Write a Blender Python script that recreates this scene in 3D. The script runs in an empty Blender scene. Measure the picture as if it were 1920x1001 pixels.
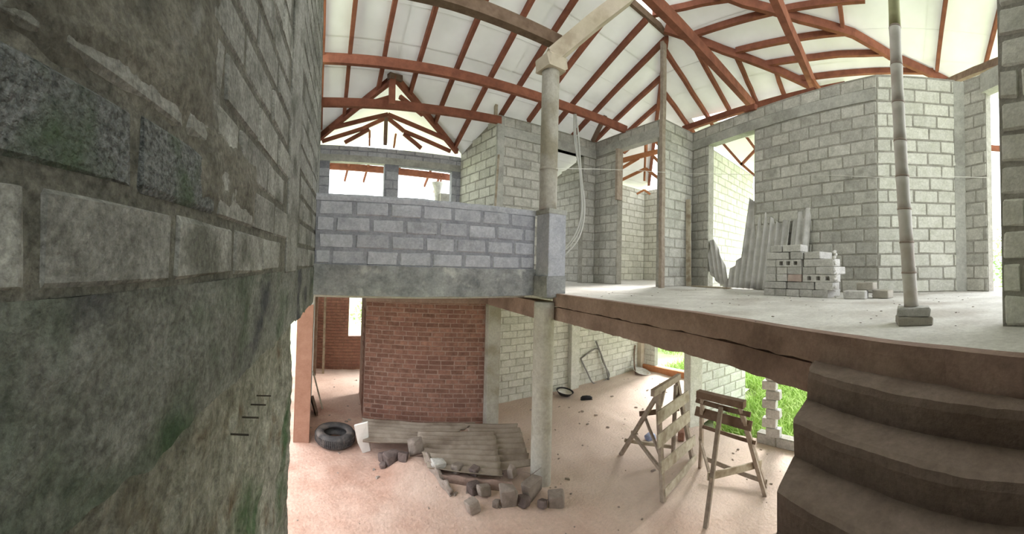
import bpy, bmesh, math, random
from mathutils import Vector, Matrix, noise
random.seed(7)
R = random.Random(11)
scene = bpy.context.scene
C = bpy.data.collections.new('house'); scene.collection.children.link(C)

# ------------------------------------------------------------------ camera, world, light, exposure
cam_d = bpy.data.cameras.new('camera')
cam = bpy.data.objects.new('camera', cam_d); C.objects.link(cam)
cam_d.type = 'PANO'                       # the photograph is a phone panorama: cylindrical projection
cam_d.panorama_type = 'CENTRAL_CYLINDRICAL'
RP, Y0 = 685.0, 482.0
cam_d.central_cylindrical_range_u_min = -960 / RP
cam_d.central_cylindrical_range_u_max = 960 / RP
cam_d.central_cylindrical_range_v_min = -(1001 - Y0) / RP
cam_d.central_cylindrical_range_v_max = Y0 / RP
cam_d.central_cylindrical_radius = 1.0
cam_d.clip_start = 0.02
m = Matrix(((0.86316, -0.03378, -0.50379), (-0.50432, -0.00877, -0.86347), (0.02475, 0.99939, -0.02461))).to_4x4()
m.translation = (0, 0, 0.36)
cam.matrix_world = m
scene.camera = cam

world = bpy.data.worlds.new('overcast_sky'); scene.world = world
world.use_nodes = True
wn = world.node_tree.nodes; wl = world.node_tree.links
bg = wn['Background']
tcw = wn.new('ShaderNodeTexCoord'); nzw = wn.new('ShaderNodeTexNoise'); nzw.inputs['Scale'].default_value = 2.0
rmw = wn.new('ShaderNodeValToRGB')
rmw.color_ramp.elements[0].color = (0.86, 0.92, 1.0, 1); rmw.color_ramp.elements[1].color = (1, 1, 1, 1)
wl.new(tcw.outputs['Generated'], nzw.inputs['Vector']); wl.new(nzw.outputs['Fac'], rmw.inputs['Fac'])
wl.new(rmw.outputs['Color'], bg.inputs['Color'])
bg.inputs['Strength'].default_value = 2.6

sun_d = bpy.data.lights.new('sun', 'SUN'); sun_d.energy = 7.0; sun_d.angle = math.radians(25); sun_d.color = (1, 0.97, 0.92)
sun = bpy.data.objects.new('sun', sun_d); C.objects.link(sun); sun.location = (12, 4, 14)
sun.rotation_euler = Vector((-0.80, -0.26, -0.54)).to_track_quat('-Z', 'Y').to_euler()

scene.view_settings.view_transform = 'Standard'
scene.view_settings.look = 'None'
scene.view_settings.gamma = 1.0
scene.view_settings.use_curve_mapping = False
scene.view_settings.exposure = 0.85
scene.cycles.max_bounces = 12
scene.cycles.diffuse_bounces = 7

# ------------------------------------------------------------------ materials
def mat(name, c1, c2, scale=4.0, detail=6.0, rough=0.9, bump=0.3, bscale=None, bdist=0.01, rand=0.0, spots=None, spotscale=1.2,
        spotrange=(0.5, 0.65), translucent=0.0, third=None, grain=0.0, gscale=90.0):
    mt = bpy.data.materials.new(name); mt.use_nodes = True
    nt = mt.node_tree; n = nt.nodes; l = nt.links
    b = n['Principled BSDF']; b.inputs['Roughness'].default_value = rough
    if 'Specular IOR Level' in b.inputs: b.inputs['Specular IOR Level'].default_value = 0.2
    tc = n.new('ShaderNodeNewGeometry')
    nz = n.new('ShaderNodeTexNoise'); nz.inputs['Scale'].default_value = scale; nz.inputs['Detail'].default_value = detail
    nz.inputs['Roughness'].default_value = 0.65
    l.new(tc.outputs['Position'], nz.inputs['Vector'])
    rp = n.new('ShaderNodeValToRGB')
    rp.color_ramp.elements[0].position = 0.32; rp.color_ramp.elements[1].position = 0.68
    rp.color_ramp.elements[0].color = (*c1, 1); rp.color_ramp.elements[1].color = (*c2, 1)
    l.new(nz.outputs['Fac'], rp.inputs['Fac'])
    col = rp.outputs['Color']
    def spot(col, c, sc, rg, seed):
        n2 = n.new('ShaderNodeTexNoise'); n2.noise_dimensions = '4D'; n2.inputs['W'].default_value = seed
        n2.inputs['Scale'].default_value = sc; n2.inputs['Detail'].default_value = 5
        l.new(tc.outputs['Position'], n2.inputs['Vector'])
        mr = n.new('ShaderNodeMapRange'); mr.inputs['From Min'].default_value = rg[0]; mr.inputs['From Max'].default_value = rg[1]
        l.new(n2.outputs['Fac'], mr.inputs['Value'])
        mx = n.new('ShaderNodeMix'); mx.data_type = 'RGBA'
        l.new(mr.outputs['Result'], mx.inputs['Factor']); l.new(col, mx.inputs[6]); mx.inputs[7].default_value = (*c, 1)
        return mx.outputs[2]
    if spots: col = spot(col, spots, spotscale, spotrange, 3.0)
    if third: col = spot(col, third[0], third[1], third[2], 9.0)
    if grain:
        ng = n.new('ShaderNodeTexNoise'); ng.inputs['Scale'].default_value = gscale; ng.inputs['Detail'].default_value = 6; ng.inputs['Roughness'].default_value = .75
        l.new(tc.outputs['Position'], ng.inputs['Vector'])
        mg = n.new('ShaderNodeMapRange'); mg.inputs['From Min'].default_value = .34; mg.inputs['From Max'].default_value = .66
        mg.inputs['To Min'].default_value = 1 - grain; mg.inputs['To Max'].default_value = 1 + grain
        l.new(ng.outputs['Fac'], mg.inputs['Value'])
        hg = n.new('ShaderNodeHueSaturation'); l.new(mg.outputs['Result'], hg.inputs['Value']); l.new(col, hg.inputs['Color']); col = hg.outputs['Color']
    if rand:
        oi = n.new('ShaderNodeObjectInfo'); hs = n.new('ShaderNodeHueSaturation')
        mr = n.new('ShaderNodeMapRange'); mr.inputs['To Min'].default_value = 1 - rand; mr.inputs['To Max'].default_value = 1 + rand
        l.new(oi.outputs['Random'], mr.inputs['Value']); l.new(mr.outputs['Result'], hs.inputs['Value']); l.new(col, hs.inputs['Color'])
        col = hs.outputs['Color']
    l.new(col, b.inputs['Base Color'])
    if bump:
        nb = n.new('ShaderNodeTexNoise'); nb.inputs['Scale'].default_value = bscale or scale * 6; nb.inputs['Detail'].default_value = 5
        l.new(tc.outputs['Position'], nb.inputs['Vector'])
        bp = n.new('ShaderNodeBump'); bp.inputs['Strength'].default_value = bump; bp.inputs['Distance'].default_value = bdist
        l.new(nb.outputs['Fac'], bp.inputs['Height']); l.new(bp.outputs['Normal'], b.inputs['Normal'])
    if translucent:
        tr = n.new('ShaderNodeBsdfTranslucent'); l.new(col, tr.inputs['Color'])
        ms = n.new('ShaderNodeMixShader'); ms.inputs[0].default_value = translucent
        l.new(b.outputs[0], ms.inputs[1]); l.new(tr.outputs[0], ms.inputs[2]); l.new(ms.outputs[0], n['Material Output'].inputs['Surface'])
    return mt

M = {}
M['block'] = mat('cement_block', (.37, .36, .32), (.52, .51, .465), 9, bump=.5, bscale=70, rand=.15, spots=(.28, .275, .24), spotscale=3.0, spotrange=(.58, .75), grain=.16, gscale=35)
M['mortar'] = mat('grey_mortar', (.25, .24, .205), (.36, .345, .305), 8, bump=.7, bscale=45, grain=.16, gscale=35)
M['pale_block'] = mat('pale_cement_block', (.52, .52, .45), (.66, .655, .60), 8, bump=.4, bscale=60, rand=.10, grain=.16, gscale=35)
M['pale_mortar'] = mat('pale_mortar', (.34, .33, .28), (.44, .43, .37), 8, bump=.5, bscale=50)
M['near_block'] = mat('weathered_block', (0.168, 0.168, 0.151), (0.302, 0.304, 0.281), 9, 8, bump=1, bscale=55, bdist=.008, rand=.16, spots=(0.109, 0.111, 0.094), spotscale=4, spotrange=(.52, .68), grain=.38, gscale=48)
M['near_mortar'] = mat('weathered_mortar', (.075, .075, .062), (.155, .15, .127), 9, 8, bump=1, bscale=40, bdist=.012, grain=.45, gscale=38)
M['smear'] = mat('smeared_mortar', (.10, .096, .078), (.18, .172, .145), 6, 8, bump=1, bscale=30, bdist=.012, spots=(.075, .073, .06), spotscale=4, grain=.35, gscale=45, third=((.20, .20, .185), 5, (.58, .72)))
M['aggregate'] = mat('exposed_aggregate', (.06, .066, .062), (.21, .22, .215), 60, 3, bump=1, bscale=70, bdist=.02, spots=(.07, .10, .06), spotscale=6, spotrange=(.5, .7))
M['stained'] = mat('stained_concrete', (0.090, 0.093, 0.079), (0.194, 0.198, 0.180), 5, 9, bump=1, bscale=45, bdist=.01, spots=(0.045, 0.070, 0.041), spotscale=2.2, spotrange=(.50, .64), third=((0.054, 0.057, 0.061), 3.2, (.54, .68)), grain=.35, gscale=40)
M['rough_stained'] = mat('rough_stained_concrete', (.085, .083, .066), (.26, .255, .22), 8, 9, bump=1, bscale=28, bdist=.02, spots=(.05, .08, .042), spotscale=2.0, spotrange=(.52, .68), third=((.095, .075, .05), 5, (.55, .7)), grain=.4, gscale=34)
M['parapet'] = mat('parapet_block', (.335, .34, .375), (.455, .46, .49), 9, bump=.6, bscale=60, rand=.10, spots=(.26, .265, .27), spotscale=3, spotrange=(.56, .72), grain=.16, gscale=35)  # grey block; its blue tint is partly lens flare put into the colour
M['parapet_mortar'] = mat('parapet_mortar', (.205, .21, .235), (.315, .32, .345), 7, bump=.8, bscale=40, grain=.16, gscale=35)
M['band'] = mat('blotched_concrete', (.15, .155, .16), (.36, .365, .36), 5, 8, bump=.8, bscale=30, spots=(.45, .45, .43), spotscale=4.5, spotrange=(.58, .7), grain=.16, gscale=35)
M['concrete'] = mat('grey_concrete', (.36, .36, .325), (.47, .465, .425), 5, bump=.4, bscale=50, spots=(.30, .295, .265), spotscale=2, grain=.14, gscale=22)
M['column'] = mat('column_concrete', (.36, .335, .29), (.46, .435, .385), 3, bump=.25, bscale=40, spots=(.29, .26, .20), spotscale=2.2, grain=.14, gscale=22)
M['slab'] = mat('slab_concrete', (.50, .48, .45), (.66, .645, .61), 2.5, 8, bump=.35, bscale=40, spots=(.42, .385, .35), spotscale=1.4, spotrange=(.5, .7), grain=.14, gscale=22)
M['beam'] = mat('dusty_beam_concrete', (.25, .17, .14), (.34, .24, .20), 3, 8, bump=.4, bscale=40, spots=(.20, .135, .11), spotscale=2, grain=.14, gscale=22)
M['stair'] = mat('dusty_stair_concrete', (0.180, 0.135, 0.113), (0.252, 0.194, 0.167), 4, 8, bump=.6, bscale=35, spots=(0.171, 0.126, 0.104), spotscale=2.5, grain=.14, gscale=22)
M['brick'] = mat('red_brick', (.165, .085, .062), (.285, .15, .11), 12, bump=.5, bscale=60, rand=.22, spots=(.20, .10, .075), spotscale=3, grain=.14, gscale=22)
M['brick_mortar'] = mat('brick_mortar', (.24, .155, .125), (.36, .245, .20), 9, bump=.6, bscale=40)
M['orange_brick'] = mat('orange_plaster', (0.237, 0.122, 0.083), (0.300, 0.164, 0.115), 6, bump=.4, bscale=40)
M['paint_wood'] = mat('red_oxide_timber', (.175, .066, .042), (.28, .108, .066), 6, bump=.3, bscale=50, rand=.15)
M['orange_wood'] = mat('orange_timber', (.36, .15, .07), (.48, .22, .11), 6, bump=.3, bscale=50, rand=.1)
M['dark_wood'] = mat('dark_timber', (.13, .085, .06), (.22, .15, .11), 7, bump=.4, bscale=50)
M['grey_wood'] = mat('weathered_plank', (.33, .28, .21), (.48, .43, .34), 12, bump=.4, bscale=60, rand=.12, spots=(.26, .21, .15), spotscale=5)
M['horse_wood'] = mat('trestle_timber', (.24, .19, .15), (.38, .32, .26), 12, bump=.4, bscale=60, rand=.15)
M['tan_beam'] = mat('tan_cast_beam', (.48, .41, .32), (.60, .53, .43), 4, bump=.3, bscale=40, spots=(.40, .33, .25), spotscale=3)
M['sheet'] = mat('white_roof_lining', (.80, .80, .78), (.88, .88, .865), 1.5, 3, rough=.6, bump=.05, bscale=8, translucent=.14)
M['porch_sheet'] = mat('porch_lining', (.84, .85, .78), (.92, .93, .88), 1.5, 3, rough=.6, bump=.0, translucent=.22)
M['dirt'] = mat('pink_dirt_floor', (.47, .285, .215), (.62, .44, .36), 1.6, 8, bump=.6, bscale=25, bdist=.02, spots=(.39, .225, .165), spotscale=1.1, spotrange=(.5, .68), grain=.14, gscale=22)
M['asbestos'] = mat('cement_roof_sheet', (.44, .43, .41), (.58, .565, .54), 6, bump=.3, bscale=60, spots=(.34, .325, .305), spotscale=2.5)
M['old_sheet'] = mat('old_dusty_roof_sheet', (.235, .19, .15), (.33, .28, .23), 5, bump=.5, bscale=50, spots=(.17, .13, .10), spotscale=2.5)
M['white_sheet'] = mat('white_shard', (.62, .60, .57), (.75, .73, .70), 5, bump=.3, bscale=40)
M['stack'] = mat('cement_brick', (.46, .445, .42), (.60, .585, .56), 12, bump=.6, bscale=90, rand=.15, grain=.16, gscale=35)
M['pink_brick'] = mat('pinkish_brick', (.46, .35, .31), (.56, .45, .41), 12, bump=.5, bscale=90)
M['brown_brick'] = mat('brown_grey_brick', (.33, .305, .26), (.43, .40, .35), 12, bump=.6, bscale=90)
M['hole'] = mat('block_hollow', (.02, .02, .02), (.035, .033, .03), 8, bump=0)
M['rubber'] = mat('dusty_tyre_rubber', (.035, .033, .034), (.085, .078, .075), 8, rough=.8, bump=.3, bscale=50, spots=(.16, .135, .12), spotscale=5)
M['black'] = mat('black_plastic', (.012, .012, .014), (.025, .025, .028), 8, rough=.5, bump=0)
M['blue'] = mat('blue_plastic', (.20, .25, .42), (.34, .38, .50), 15, rough=.5, bump=0)
M['rubble'] = mat('rubble_stone', (0.197, 0.160, 0.135), (0.312, 0.262, 0.230), 9, bump=.8, bscale=40, rand=.18)
M['dark_rubble'] = mat('dark_rubble_stone', (.085, .065, .06), (.17, .13, .12), 9, bump=.8, bscale=40, rand=.2)
M['bamboo'] = mat('dry_bamboo', (.55, .52, .47), (.68, .655, .61), 5, rough=.6, bump=.15, bscale=40, spots=(.46, .38, .32), spotscale=3.5)
M['bamboo_green'] = mat('greenish_bamboo', (.34, .35, .17), (.46, .45, .26), 5, rough=.6, bump=.15, bscale=40)
M['node'] = mat('bamboo_node', (.30, .24, .20), (.42, .35, .30), 9, bump=.2)
M['hose'] = mat('grey_conduit', (.46, .46, .43), (.58, .575, .54), 5, rough=.5, bump=0)
M['string'] = mat('pale_string', (.66, .65, .60), (.75, .74, .70), 5, bump=0)
M['iron'] = mat('rusty_iron', (.03, .026, .022), (.06, .05, .04), 9, bump=0)
M['grass'] = mat('grass_ground', (.36, .42, .22), (.48, .52, .32), 1.3, 8, bump=.5, bscale=15, bdist=.05)
M['blade'] = mat('grass_blade', (.34, .52, .12), (.48, .62, .24), 1.5, bump=0)
M['leaf'] = mat('shrub_leaf', (.24, .36, .14), (.38, .50, .24), 2.5, bump=0, translucent=.3)
M['bark'] = mat('shrub_bark', (.18, .13, .09), (.27, .2, .15), 8, bump=.4)
M['frame_wire'] = mat('grey_bent_rod', (.20, .195, .19), (.30, .29, .28), 6, bump=0)

# ------------------------------------------------------------------ helpers
def link(name, me, mt=None, parent=None, smooth=False):
    o = bpy.data.objects.new(name, me); C.objects.link(o)
    if mt is not None and len(me.materials) == 0: me.materials.append(M[mt] if isinstance(mt, str) else mt)
    if parent: o.parent = parent
    if smooth:
        for p in me.polygons: p.use_smooth = True
    return o

def struct(name, me, mt, smooth=False):
    o = link(name, me, mt, None, smooth); o['kind'] = 'structure'; return o

def tag(o, label, cat, group=None):
    o['label'] = label; o['category'] = cat
    if group: o['group'] = group
    return o

def thing(name, label, cat, loc=(0, 0, 0), rz=0.0, group=None):
    o = bpy.data.objects.new(name, None); C.objects.link(o); o.empty_display_size = .1
    o.location = loc; o.rotation_euler = (0, 0, rz)
    return tag(o, label, cat, group)

class MB:
    def __init__(s): s.v = []; s.f = []
    def add(s, vs, fs):
        k = len(s.v); s.v += [tuple(v) for v in vs]; s.f += [tuple(i + k for i in f) for f in fs]; return s
    def hexa(s, b, t):          # 4 bottom points (ccw seen from above), 4 top points
        return s.add(list(b) + list(t), [(3, 2, 1, 0), (4, 5, 6, 7), (0, 1, 5, 4), (1, 2, 6, 5), (2, 3, 7, 6), (3, 0, 4, 7)])
    def box(s, x0, y0, z0, x1, y1, z1):
        return s.hexa([(x0, y0, z0), (x1, y0, z0), (x1, y1, z0), (x0, y1, z0)], [(x0, y0, z1), (x1, y0, z1), (x1, y1, z1), (x0, y1, z1)])
    def beam(s, p, q, w, h, up=(0, 0, 1), n=1, jit=0.0, taper=1.0):
        p = Vector(p); q = Vector(q); d = (q - p).normalized(); up = Vector(up)
        if abs(d.dot(up)) > .98: up = Vector((0, 1, 0))
        sd = d.cross(up).normalized(); u = sd.cross(d).normalized()
        rings = []
        for i in range(n + 1):
            c = p.lerp(q, i / n); k = 1 + (taper - 1) * i / n
            if jit and 0 < i < n: c = c + sd * R.uniform(-jit, jit) + u * R.uniform(-jit, jit)
            rings.append([c - sd * w / 2 * k - u * h / 2 * k, c + sd * w / 2 * k - u * h / 2 * k, c + sd * w / 2 * k + u * h / 2 * k, c - sd * w / 2 * k + u * h / 2 * k])
        vs = [v for r in rings for v in r]; fs = [(3, 2, 1, 0)]
        for i in range(n):
            a = i * 4
            for j in range(4): fs.append((a + j, a + (j + 1) % 4, a + 4 + (j + 1) % 4, a + 4 + j))
        a = n * 4; fs.append((a, a + 1, a + 2, a + 3))
        return s.add(vs, fs)
    def tube(s, pts, r, k=8, radii=None):
        pts = [Vector(p) for p in pts]; vs = []; fs = []; pu = None
        for i, p in enumerate(pts):
            d = (pts[min(i + 1, len(pts) - 1)] - pts[max(i - 1, 0)]).normalized()
            if pu is None:
                a = Vector((0, 0, 1)) if abs(d.z) < .9 else Vector((1, 0, 0)); pu = d.cross(a).normalized()
            pu = (pu - d * pu.dot(d)).normalized(); w = d.cross(pu); rr = radii[i] if radii else r
            for j in range(k):
                t = 2 * math.pi * j / k; vs.append(p + pu * math.cos(t) * rr + w * math.sin(t) * rr)
        for i in range(len(pts) - 1):
            for j in range(k): fs.append((i * k + j, i * k + (j + 1) % k, (i + 1) * k + (j + 1) % k, (i + 1) * k + j))
        fs.append(tuple(range(k - 1, -1, -1))); b = (len(pts) - 1) * k; fs.append(tuple(range(b, b + k)))
        return s.add(vs, fs)
    def lathe(s, prof, c=(0, 0, 0), k=24, closed=False):
        vs = []; fs = []; n = len(prof)
        for r, z in prof:
            for j in range(k):
                t = 2 * math.pi * j / k; vs.append((c[0] + r * math.cos(t), c[1] + r * math.sin(t), c[2] + z))
        for i in range(n if closed else n - 1):
            i2 = (i + 1) % n
            for j in range(k): fs.append((i * k + j, i * k + (j + 1) % k, i2 * k + (j + 1) % k, i2 * k + j))
        if not closed: fs.append(tuple(range(k - 1, -1, -1))); b = (n - 1) * k; fs.append(tuple(range(b, b + k)))
        return s.add(vs, fs)
    def me(s, name='mesh'):
        me = bpy.data.meshes.new(name); me.from_pydata(s.v, [], s.f); me.update(); return me

def bevelled(me, w, seg=1, jit=0.0, rnd=R):
    bm = bmesh.new(); bm.from_mesh(me)
    bmesh.ops.recalc_face_normals(bm, faces=bm.faces)
    bmesh.ops.bevel(bm, geom=list(bm.edges), offset=w, segments=seg, affect='EDGES', profile=.6)
    if jit:
        for v in bm.verts: v.co += Vector((rnd.uniform(-jit, jit), rnd.uniform(-jit, jit), rnd.uniform(-jit, jit)))
    bm.to_mesh(me); bm.free(); return me

def fixn(me):
    bm = bmesh.new(); bm.from_mesh(me); bmesh.ops.recalc_face_normals(bm, faces=bm.faces); bm.to_mesh(me); bm.free(); return me

def boxmesh(l, t, h, bev=.008, jit=.003):
    mb = MB().box(-l / 2, -t / 2, -h / 2, l / 2, t / 2, h / 2)
    return bevelled(mb.me('block'), bev, 1, jit)

def rock_mesh(rx, ry, rz, seed, sub=2, amp=.35):
    # an angular broken chunk: hull of a few jittered box corners and face points
    rr = random.Random(int(seed * 1000)); bm = bmesh.new()
    for sx in (-1, 1):
        for sy in (-1, 1):
            for sz in (-1, 1):
                k = rr.uniform(.62, 1.0)
                bm.verts.new((sx * rx * k * rr.uniform(.75, 1.05), sy * ry * k * rr.uniform(.75, 1.05), sz * rz * k * rr.uniform(.8, 1.05)))
    for _ in range(5):
        v = Vector((rr.gauss(0, 1), rr.gauss(0, 1), rr.gauss(0, 1))).normalized(); bm.verts.new((v.x * rx * .98, v.y * ry * .98, v.z * rz * .98))
    r = bmesh.ops.convex_hull(bm, input=list(bm.verts))
    bmesh.ops.delete(bm, geom=[g for g in r['geom_interior'] if isinstance(g, bmesh.types.BMVert)], context='VERTS')
    bmesh.ops.bevel(bm, geom=list(bm.edges), offset=min(rx, ry, rz) * .10, segments=1, affect='EDGES')
    me = bpy.data.meshes.new('rock'); bm.to_mesh(me); bm.free(); return me

def grid_patch(fn, nu, nv):
    vs = [fn(i / nu, j / nv) for j in range(nv + 1) for i in range(nu + 1)]
    fs = [(j * (nu + 1) + i, j * (nu + 1) + i + 1, (j + 1) * (nu + 1) + i + 1, (j + 1) * (nu + 1) + i) for j in range(nv) for i in range(nu)]
    return MB().add(vs, fs).me('patch')

# a masonry wall: mortar core with openings, and every block a child of its own
def block_wall(name, p, q, z0, zp, zq, t, L, H, bm='block', mm='mortar', holes=(), gap=.021, zstart=None, bands=(), cull=None,
               proud=.008, piece='block', first=0.0, bev=.010, jit=.005, rough=.9, maxn=299):
    p = Vector((p[0], p[1], 0)); q = Vector((q[0], q[1], 0)); d = q - p; ln = d.length; d.normalize()
    nrm = Vector((-d.y, d.x, 0))
    mid = (p + q) / 2
    if nrm.dot(mid) < 0: nrm = -nrm                 # body lies on the far side of the visible face
    top = lambda s: zp + (zq - zp) * s / ln
    xs = sorted({0, ln, *[h[0] for h in holes], *[h[1] for h in holes]}); xs = [x for x in xs if 0 <= x <= ln]
    zs = sorted({z0, *[h[2] for h in holes if h[2] > z0], *[h[3] for h in holes if h[3] < max(zp, zq)]})
    core = MB()
    inh = lambda s, z: any(h[0] < s < h[1] and h[2] < z < h[3] for h in holes)
    P = lambda s, z, o: p + d * s + nrm * o + Vector((0, 0, z))
    for a, b in zip(xs, xs[1:]):
        for k, za in enumerate(zs):
            zb = zs[k + 1] if k + 1 < len(zs) else None
            zm = (za + (zb if zb is not None else top((a + b) / 2))) / 2
            if inh((a + b) / 2, zm): continue
            za1 = zb if zb is not None else top(a); za2 = zb if zb is not None else top(b)
            core.hexa([P(a, za, 0), P(b, za, 0), P(b, za, t), P(a, za, t)], [P(a, za1, 0), P(b, za2, 0), P(b, za2, t), P(a, za1, t)])
    w = struct(name, fixn(core.me(name)), mm)
    pool = [boxmesh(L - gap, t + 2 * proud, H - gap, bev, jit) for _ in range(5)]
    for me in pool: me.materials.append(M[bm])
    ang = math.atan2(d.y, d.x); zc = z0 if zstart is None else zstart; row = 0; cnt = 0
    extra = MB()
    while zc < max(zp, zq) - .03:
        off = (first + (row % 2) * L / 2 + R.uniform(-.03, .03) * rough)
        s = -((off) % L)
        while s < ln - .02:
            e = s + L * (1 + R.uniform(-.05, .05) * rough)
            segs = [(max(s, 0), min(e, ln))]
            for h in holes:
                if h[2] < zc + H / 2 < h[3]:
                    ns = []
                    for a, b in segs:
                        if b <= h[0] or a >= h[1]: ns.append((a, b)); continue
                        if a < h[0]: ns.append((a, h[0]))
                        if b > h[1]: ns.append((h[1], b))
                    segs = ns
            for a, b in segs:
                if b - a < .05: continue
                cm = (a + b) / 2; hh = min(H, top(cm) - zc)
                if hh < .05: continue
                if any(z[0] <= zc + H / 2 <= z[1] for z in bands): continue
                c = P(cm, zc + hh / 2, t / 2)
                if cull and cull(c): continue
                if cnt >= maxn: continue
                o = bpy.data.objects.new(piece, R.choice(pool)); C.objects.link(o); o.parent = w
                o.location = c + nrm * R.uniform(-.0025, .0025)
                o.rotation_euler = (R.uniform(-.004, .004), R.uniform(-.008, .008) * rough, ang + R.uniform(-.004, .004) + (math.pi if R.random() < .5 else 0))
                o.scale = (max(.02, (b - a - gap) / (L - gap)), 1, (hh - gap) / (H - gap)); cnt += 1
            s = e
        zc += H; row += 1
    return w

# ------------------------------------------------------------------ the upper floor slab and the sunken floor
EDGE = [(2.86, 4.25), (3.03, 4.0), (2.98, 3.5), (2.92, 2.96), (2.79, 2.31), (2.65, 1.6), (2.42, 1.02), (2.25, .72), (2.107, .463), (1.96, .21), (1.83, .03), (1.65, -.25), (1.40, -.52), (1.05, -1.0), (.7, -1.5)]
poly = [(-.2, 4.42), (2.80, 4.42)] + EDGE + [(.7, -3.2), (6.6, -3.2), (6.6, 3.4), (11.0, 3.4), (11.0, 4.7), (9.45, 5.3), (9.45, 9.6), (-.2, 9.6)]
def prism(pts, z0, z1):
    bm = bmesh.new(); vs = [bm.verts.new((x, y, z1)) for x, y in pts]; f = bm.faces.new(vs)
    if f.normal.z < 0: f.normal_flip()
    r = bmesh.ops.extrude_face_region(bm, geom=[f])
    for g in r['geom']:
        if isinstance(g, bmesh.types.BMVert): g.co.z = z0
    bmesh.ops.recalc_face_normals(bm, faces=bm.faces); bmesh.ops.triangulate(bm, faces=[f for f in bm.faces if len(f.verts) > 4])
    me = bpy.data.meshes.new('slab'); bm.to_mesh(me); bm.free(); return me
floor_up = struct('floor', prism(poly, -.08, 0), 'slab')

def edge_strip(pts, z0, z1, out, thick, nz=3, amp=.012):
    # a band following the slab edge, its outer face uneven
    P2 = []
    for a, b in zip(pts, pts[1:]):
        n = max(1, int((Vector(b) - Vector(a)).length / .06))
        for i in range(n): P2.append(Vector(a).lerp(Vector(b), i / n))
    P2.append(Vector(pts[-1])); mb = MB(); vs = []; k = nz + 3
    for i, p in enumerate(P2):
        tg = (P2[min(i + 1, len(P2) - 1)] - P2[max(i - 1, 0)]).normalized(); nr = Vector((tg.y, -tg.x))
        if nr.dot(-p) < 0: nr = -nr                 # towards the stairwell
        for j in range(nz + 1):
            z = z1 + (z0 - z1) * j / nz
            a = noise.noise(Vector((p.x * 4, p.y * 4, z * 6))) * amp + noise.noise(Vector((p.x * 14, p.y * 14, z * 14))) * amp * .6
            o = out + (a if 0 < j else a * .4); zz = z + (noise.noise(Vector((p.x * 9, p.y * 9, 3))) * .018 if j == nz else 0)
            vs.append((p.x + nr.x * o, p.y + nr.y * o, zz))
        vs.append((p.x - nr.x * thick, p.y - nr.y * thick, z0)); vs.append((p.x - nr.x * thick, p.y - nr.y * thick, z1))
    fs = []
    for i in range(len(P2) - 1):
        for j in range(k): fs.append((i * k + j, (i + 1) * k + j, (i + 1) * k + (j + 1) % k, i * k + (j + 1) % k))
    fs.append(tuple(range(k))); fs.append(tuple(range((len(P2) - 1) * k, len(P2) * k)))
    return fixn(mb.add(vs, fs).me('edge'))
link('edge_beam', edge_strip(EDGE[1:], -.36, -.185, .012, .24), 'beam', floor_up)
link('slab_edge', edge_strip(EDGE[1:], -.17, .002, .03, .05), 'beam', floor_up)
link('cross_beam', fixn(MB().beam((2.98, 4.1, -.24), (3.16, 6.05, -.24), .24, .24).me()), 'beam', floor_up)
link('cross_beam', fixn(MB().beam((.9, 6.7, -.24), (3.1, 6.12, -.24), .16, .22).me()), 'beam', floor_up)

def dirt_h(x, y):
    h = noise.noise(Vector((x * .9, y * .9, 1))) * .02 + noise.noise(Vector((x * 3.5, y * 3.5, 5))) * .014
    # heap around the rubble
    for cx, cy, r, a in ((1.75, 4.72, .55, .13), (2.4, 4.0, .6, .08), (1.30, 5.0, .30, .13), (2.2, 4.7, .9, .08)):
        h += a * math.exp(-((x - cx) ** 2 + (y - cy) ** 2) / (r * r))
    return h
def dfn(u, v):
    x = -3.0 + u * 9.1; y = -1.5 + v * 5.0
    return (x, y, -2.6 + dirt_h(x, y))
def dfn2(u, v):
    x = -3.0 + u * 11.5; y = 3.5 + v * 6.6
    return (x, y, -2.6 + dirt_h(x, y))
fl = struct('floor', grid_patch(dfn, 110, 60), 'dirt', True)
fl2 = link('floor_north', grid_patch(dfn2, 130, 76), 'dirt', fl, True)
# red earth towards the front left, pale cement dust towards the garden side
nt = M['dirt'].node_tree; n = nt.nodes; l = nt.links
geo = n.new('ShaderNodeNewGeometry'); sx = n.new('ShaderNodeSeparateXYZ'); l.new(geo.outputs['Position'], sx.inputs[0])
nzz = n.new('ShaderNodeTexNoise'); nzz.inputs['Scale'].default_value = 1.3; nzz.inputs['Detail'].default_value = 6; l.new(geo.outputs['Position'], nzz.inputs['Vector'])
ad = n.new('ShaderNodeMath'); ad.operation = 'MULTIPLY_ADD'; ad.inputs[1].default_value = 2.6; l.new(nzz.outputs['Fac'], ad.inputs[0]); l.new(sx.outputs['X'], ad.inputs[2])
ad2 = n.new('ShaderNodeMath'); ad2.operation = 'MULTIPLY_ADD'; ad2.inputs[1].default_value = .35; l.new(sx.outputs['Y'], ad2.inputs[0]); l.new(ad.outputs[0], ad2.inputs[2])
mr = n.new('ShaderNodeMapRange'); mr.inputs['From Min'].default_value = 3.6; mr.inputs['From Max'].default_value = 6.2; l.new(ad2.outputs[0], mr.inputs['Value'])
mx = n.new('ShaderNodeMix'); mx.data_type = 'RGBA'; bs = n['Principled BSDF']; src = bs.inputs['Base Color'].links[0].from_socket
hs = n.new('ShaderNodeMix'); hs.data_type = 'RGBA'; hs.blend_type = 'MIX'; hs.inputs['Factor'].default_value = .55; l.new(src, hs.inputs[6]); hs.inputs[7].default_value = (.66, .60, .54, 1)
l.new(mr.outputs['Result'], mx.inputs['Factor']); l.new(src, mx.inputs[6]); l.new(hs.outputs[2], mx.inputs[7]); l.new(mx.outputs[2], bs.inputs['Base Color'])

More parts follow.
